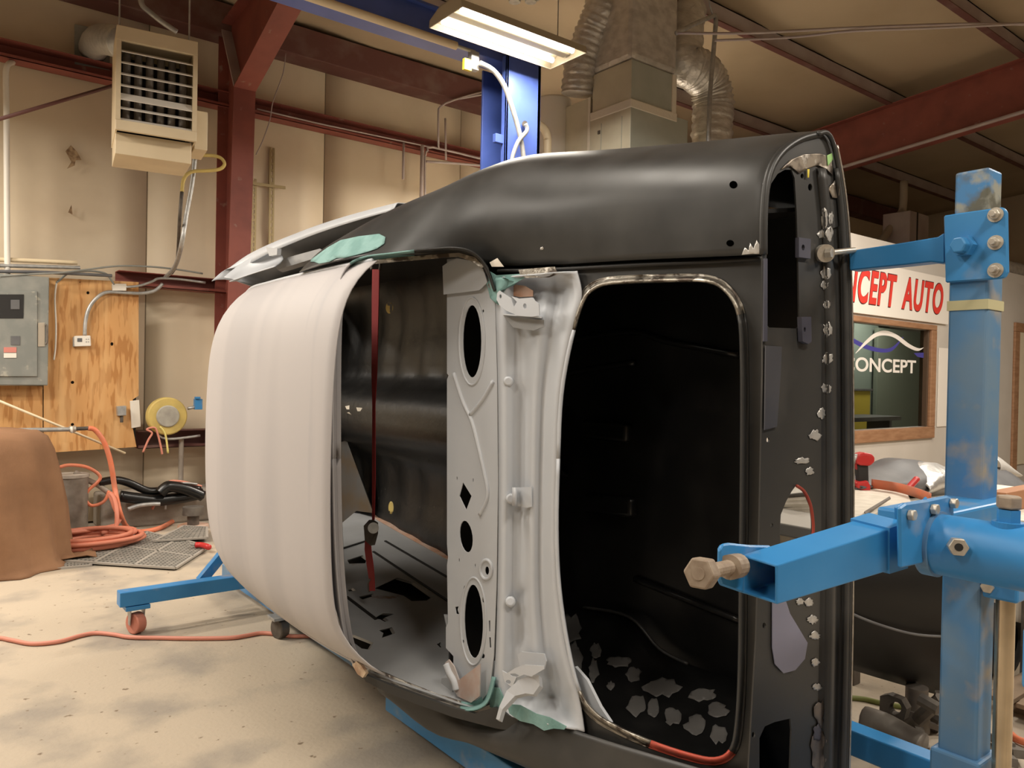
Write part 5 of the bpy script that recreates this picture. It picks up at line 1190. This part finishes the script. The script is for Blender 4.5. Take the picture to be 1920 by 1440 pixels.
# ------------------------------------------------------------------ overhead: lift, lamp, furnace and ducts
lf = thing('lift_column', (3.65, 4.75, 0), 'dark blue two-post lift column with overhead beam', 'lift')
zl = 3.80
box('front_flange', (3.49, 4.60, 0), (3.82, 4.62, zl), M_lift, lf, .003); box('web', (3.79, 4.60, 0), (3.82, 4.98, zl), M_lift, lf, .003); box('back_flange', (3.53, 4.96, 0), (3.82, 4.98, zl), M_lift, lf, .003)
box('return_lip', (3.49, 4.60, 0), (3.51, 4.66, zl), M_lift, lf, .003); box('base_plate', (3.4, 4.45, 0), (4.0, 5.1, .02), M_lift, lf, .003)
cyl('cylinder', (3.64, 4.80, .1), (3.64, 4.80, 3.6), .028, M_cream, lf, 14)
z_ = H(938, 258, s=4.62).z; box('carriage_bar', (3.42, 4.63, z_-.035), (3.75, 4.67, z_+.03), M_lift, lf, .004)
zb2 = H(840, 85, s=4.62).z
zb2 += .03
box('overhead_beam', (-.6, 4.70, zb2+.02), (3.82, 4.90, zb2+.24), M_lift, lf, .005)
box('beam_lip', (-.6, 4.66, zb2+.22), (3.82, 4.70, zb2+.24), M_lift, lf, .003)
cyl('shutoff_bar', (-.6, 4.58, zb2-.035), (H(855, 100, s=4.58).x, 4.58, zb2-.035), .028, M_cream, lf, 14); cyl('bar_end', (H(855, 100, s=4.58).x, 4.58, zb2-.035), (H(890, 112, s=4.58).x, 4.58, zb2-.035), .012, M_gal, lf, 10)
lim = box('limit_switch', H(884, 128, s=4.56), H(899, 98, s=4.56)+Vector((0, .05, 0)), M_gal, lf, .004); box('switch_cover', H(871, 129, s=4.55), H(885, 112, s=4.55)+Vector((0, .03, 0)), mat('yellow_cover', (.70, .52, .05), .5), lim, .003)
tube('power_cable', HS([(900, 118), (925, 132), (945, 160), (958, 195), (970, 235), (978, 270), (982, 300)], s=4.52), .019, M_gal, lf, 10)
tube('hydraulic_hose', HS([(985, 232), (988, 245), (972, 265), (962, 290), (958, 310)], s=4.50), .016, M_gal, lf, 10); cyl('hose_port', H(984, 232, s=4.58), H(984, 232, s=4.50), .022, M_grime, lf, 10)
# lamp
LZ = 3.70
c_ = [H(815, 47, z=LZ), H(1012, 131, z=LZ), H(1106, 104, z=LZ), H(868, 10, z=LZ)]
lx0, lx1 = (c_[0].x+c_[3].x)/2, (c_[1].x+c_[2].x)/2; ly0, ly1 = (c_[2].y+c_[3].y)/2, (c_[0].y+c_[1].y)/2
lm = thing('fluorescent_fitting', ((lx0+lx1)/2, (ly0+ly1)/2, LZ), 'lit twin-tube fluorescent fitting hanging before the lift column', 'lamp')
M_hood = mat('hood_cream', (.40, .34, .24), .5); ym = (ly0+ly1)/2
pf = [(ly0, LZ), (ly0+.006, LZ+.045), (ym-.07, LZ+.095), (ym+.07, LZ+.095), (ly1-.006, LZ+.045), (ly1, LZ)]
grid('hood', [[(x, y, z) for y, z in pf] for x in (lx0, (lx0+lx1)/2, lx1)], M_hood, lm, t=.006, smooth=False)
for x in (lx0, lx1): plate('end_cap', [(x, y, z) for y, z in pf], [], (.006, 0, 0), M_hood, lm)
for y in (ly0+.085, ly1-.085): cyl('tube', (lx0+.05, y, LZ+.028), (lx1-.05, y, LZ+.028), .019, M_emit, lm, 16); lo = area(((lx0+lx1)/2, y, LZ+.006), lx1-lx0-.1, .034, 36); lo.name = 'tube_light'; lo.parent = lm; lo.location = Vector(((lx0+lx1)/2, y, LZ+.006))-BASE[lm.name]
box('ballast_cover', (lx0+.01, ym-.04, LZ+.03), (lx1-.01, ym+.04, LZ+.07), M_hood, lm, .01)
for x in (lx0+.1, lx1-.1): cyl('hanger', (x, ym, LZ+.09), (x, ym, ceil_z(ym)), .004, M_gal, lm, 6)
# furnace
S0 = 4.6; fx0, fx1, fx2 = H(1183, 200, s=S0).x, H(1290, 230, s=S0).x, H(1268, 160, s=S0).x
zt1, zt2 = H(1183, 190, s=S0).z, H(1183, 108, s=S0).z
fn = thing('furnace', ((fx0+fx1)/2, S0+.3, 0), 'tall pale green furnace cabinet rising behind the car', 'furnace')
sB = fx0/ (H(1106, 200, s=1.0).x)
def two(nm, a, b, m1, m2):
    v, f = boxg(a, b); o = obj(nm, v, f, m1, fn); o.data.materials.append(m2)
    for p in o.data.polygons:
        if abs(p.normal.y) > .5: p.material_index = 1  # faces turned away from the lamp take the shaded tone
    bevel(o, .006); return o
two('cabinet', (fx0, S0, 0), (fx1, sB, zt1), M_hvac, M_hvac2)
two('plenum', (fx0+.01, S0+.01, zt1), (fx2, sB-.02, zt2), M_hvac, M_hvac2)
box('tape_band', (fx0-.004, S0-.004, zt1-.05), (fx2+.02, sB+.004, zt1+.03), M_tape, fn, .01)
box('tape_edge', (fx2-.05, S0-.002, zt1), (fx2+.01, S0+.02, zt2), M_tape, fn, .01)
zt3 = H(1085, 178, s=sB+.02).z
sC = fx0/(H(1060, 200, s=1.0).x)
box('side_plenum', (fx0+.0, sB, 0), (fx0+.6, sC, zt3), M_hvac, fn, .006); box('side_seam', (fx0-.004, sB-.01, zt3-.6), (fx0, sB+.02, zt3), M_tape, fn, 0)
for y, z in ((S0+.1, 2.4), (S0+.35, 2.4)): box('panel_seam', (fx0-.003, y, z), (fx0, y+.006, zt1-.1), M_hvac2, fn, 0)
box('hatch_latch', H(1120, 252, r=fx0-.01), H(1124, 244, r=fx0-.01)+Vector((.01, 0, 0)), M_grime, fn, .002)
box('wrapped_duct', (fx0-.0, S0+.0, zt2), (fx2+.02, sB, ceil_z(S0)-.1), M_foil, fn, .05)
def flex(nm, pts, r_, par):
    p = spline(pts, 14); rad = [r_*(1+.055*math.sin(i*2.2)+.02*math.sin(i*.9)) for i in range(len(p))]
    return obj(nm, *tubeg(p, rad, 22), M_foil, par, smooth=True)
flex('flex_duct', [H(1150, -60, s=5.0), H(1132, 10, s=5.0), H(1112, 60, s=5.1), H(1092, 120, s=5.2), H(1085, 178, s=5.25)], .16, fn)
flex('flex_duct', [H(1285, 20, s=4.9), H(1278, 110, s=4.75), H(1300, 128, s=4.7), H(1325, 150, s=4.7), H(1337, 190, s=4.7), H(1335, 240, s=4.7), H(1333, 330, s=4.7)] + [Vector((H(1333, 330, s=4.7).x, 4.7, z)) for z in (3.1, ZT+.14)], .19, fn)
tk_ = thing('white_tank', (H(1036, 250, s=5.6).x, 5.6, 0), 'white cylindrical tank between the lift column and the furnace', 'tank')
tx = H(1037, 240, s=5.6).x; zt4 = H(1037, 187, s=5.6).z
cyl('shell', (tx, 5.6, .05), (tx, 5.6, zt4), .17, M_white, tk_, 28, bv=.02); cyl('foot_ring', (tx, 5.6, 0), (tx, 5.6, .06), .15, M_gal, tk_, 24)
tag(tube('cream_pipe', HS([(1008, 232), (1020, 242), (1026, 258), (1026, 300)], s=5.1) + [Vector((H(1026, 300, s=5.1).x, 5.1, z)) for z in (2.0, 1.0, 0)], .035, M_cream, None, 12), 'cream pipe bending down right of the lift column', 'pipe')
tag(tube('steel_pipe_drop', HS([(1268, 62), (1300, 46), (1335, 31), (1342, 33), (1341, 60), (1334, 140), (1330, 200), (1328, 300)], s=4.35), .02, M_gal, None, 10, smooth=2), 'thin steel pipe bent down in front of the right foil duct', 'pipe')
tag(tube('hanger_rods', HS([(1326, -20), (1331, 10), (1337, 30)], s=4.35), .008, M_gal, None, 6, smooth=0), 'thin rod holding the steel pipe from above', 'rod')
for i, (pts, lb) in enumerate((([(1270, 62), (1400, 62), (1600, 52), (1800, 45), (1960, 46)], 'upper pale cable strung under the roof at the right'), ([(1340, 76), (1480, 70), (1600, 58), (1760, 52), (1960, 42)], 'lower pale cable strung under the roof at the right'))):
    tag(tube('roof_cable', [H(x, y, s=3.9-1.7*k_/4) for k_, (x, y) in enumerate(pts)], .010, M_purl, None, 6), lb, 'cable')
# pipes on the far stretch of wall
for i, (pts, r_, lb) in enumerate((([(757, 268), (756, 336)], .014, 'short drop pipe with a tap on the far wall'), ([(792, 272), (790, 370)], .022, 'vertical dark conduit left of the lift column'), ([(797, 370), (797, 295), (802, 283), (812, 276), (910, 300)], .012, 'thin bent conduit beside the vertical one'), ([(800, 303), (850, 306), (920, 312)], .014, 'horizontal conduit below the upper girt'), ([(822, 280), (822, 215), (826, 200), (850, 188), (905, 172)], .012, 'arched conduit above the upper girt'), ([(836, 300), (835, 222)], .012, 'short upright conduit under the arch'), ([(862, 185), (890, 180), (912, 176)], .012, 'short conduit joining the arch at the lift'), ([(482, 204), (600, 232), (780, 270), (910, 298)], .008, 'thin line running along the upper girt'))):
    tag(tube('wall_conduit', HS(pts, s=SW-.25), r_, M_purl, None, 8, smooth=2), lb, 'conduit')
# above the office
tag(tube('vent_pipe', HS([(1695, 340), (1693, 390), (1685, 405), (1640, 470), (1625, 500)], s=5.6), .055, mat('dusty_pvc', (.40, .34, .26), .6), None, 14, smooth=3), 'dusty pale pipe bending down above the shop sign', 'pipe')
oc = thing('stored_crate', (9.4, 5.4, ZT+.12), 'grey crate stored on the office roof beside the pipe', 'crate')
a, b = H(1705, 478, s=5.3), H(1742, 405, s=5.3); box('crate_body', (a.x, 5.3, ZT+.12), (b.x, 5.7, b.z), M_purl, oc, .01); box('strap', (a.x+.2, 5.296, ZT+.12), (a.x+.24, 5.3, b.z), M_dark, oc, 0)
a = H(1878, 535, s=SO+.2); ins_ = thing('foil_insulation', (a.x+.5, SO+.3, ZT+.12), 'roll of foil insulation lying on the office roof at the right edge', 'insulation')
obj('roll', *tubeg(spline([(a.x-.1+.3*i, SO+.3, ZT+.25+.01*(i % 2)) for i in range(9)], 3), .13, 18), M_foil, ins_, smooth=True)
dc = thing('small_sensor', H(1000, 5, z=4.9), 'pair of small grey sensors on the ceiling above the lamp', 'sensor')
for x in (965, 995): p = H(x, 4, s=5.2); cyl('sensor_head', p, p+Vector((0, 0, .08)), .05, M_gal, dc, 14)
obj('mount_bar', *beamg(H(950, -6, s=5.2), H(1010, -2, s=5.2), .03, .03), M_gal, dc)
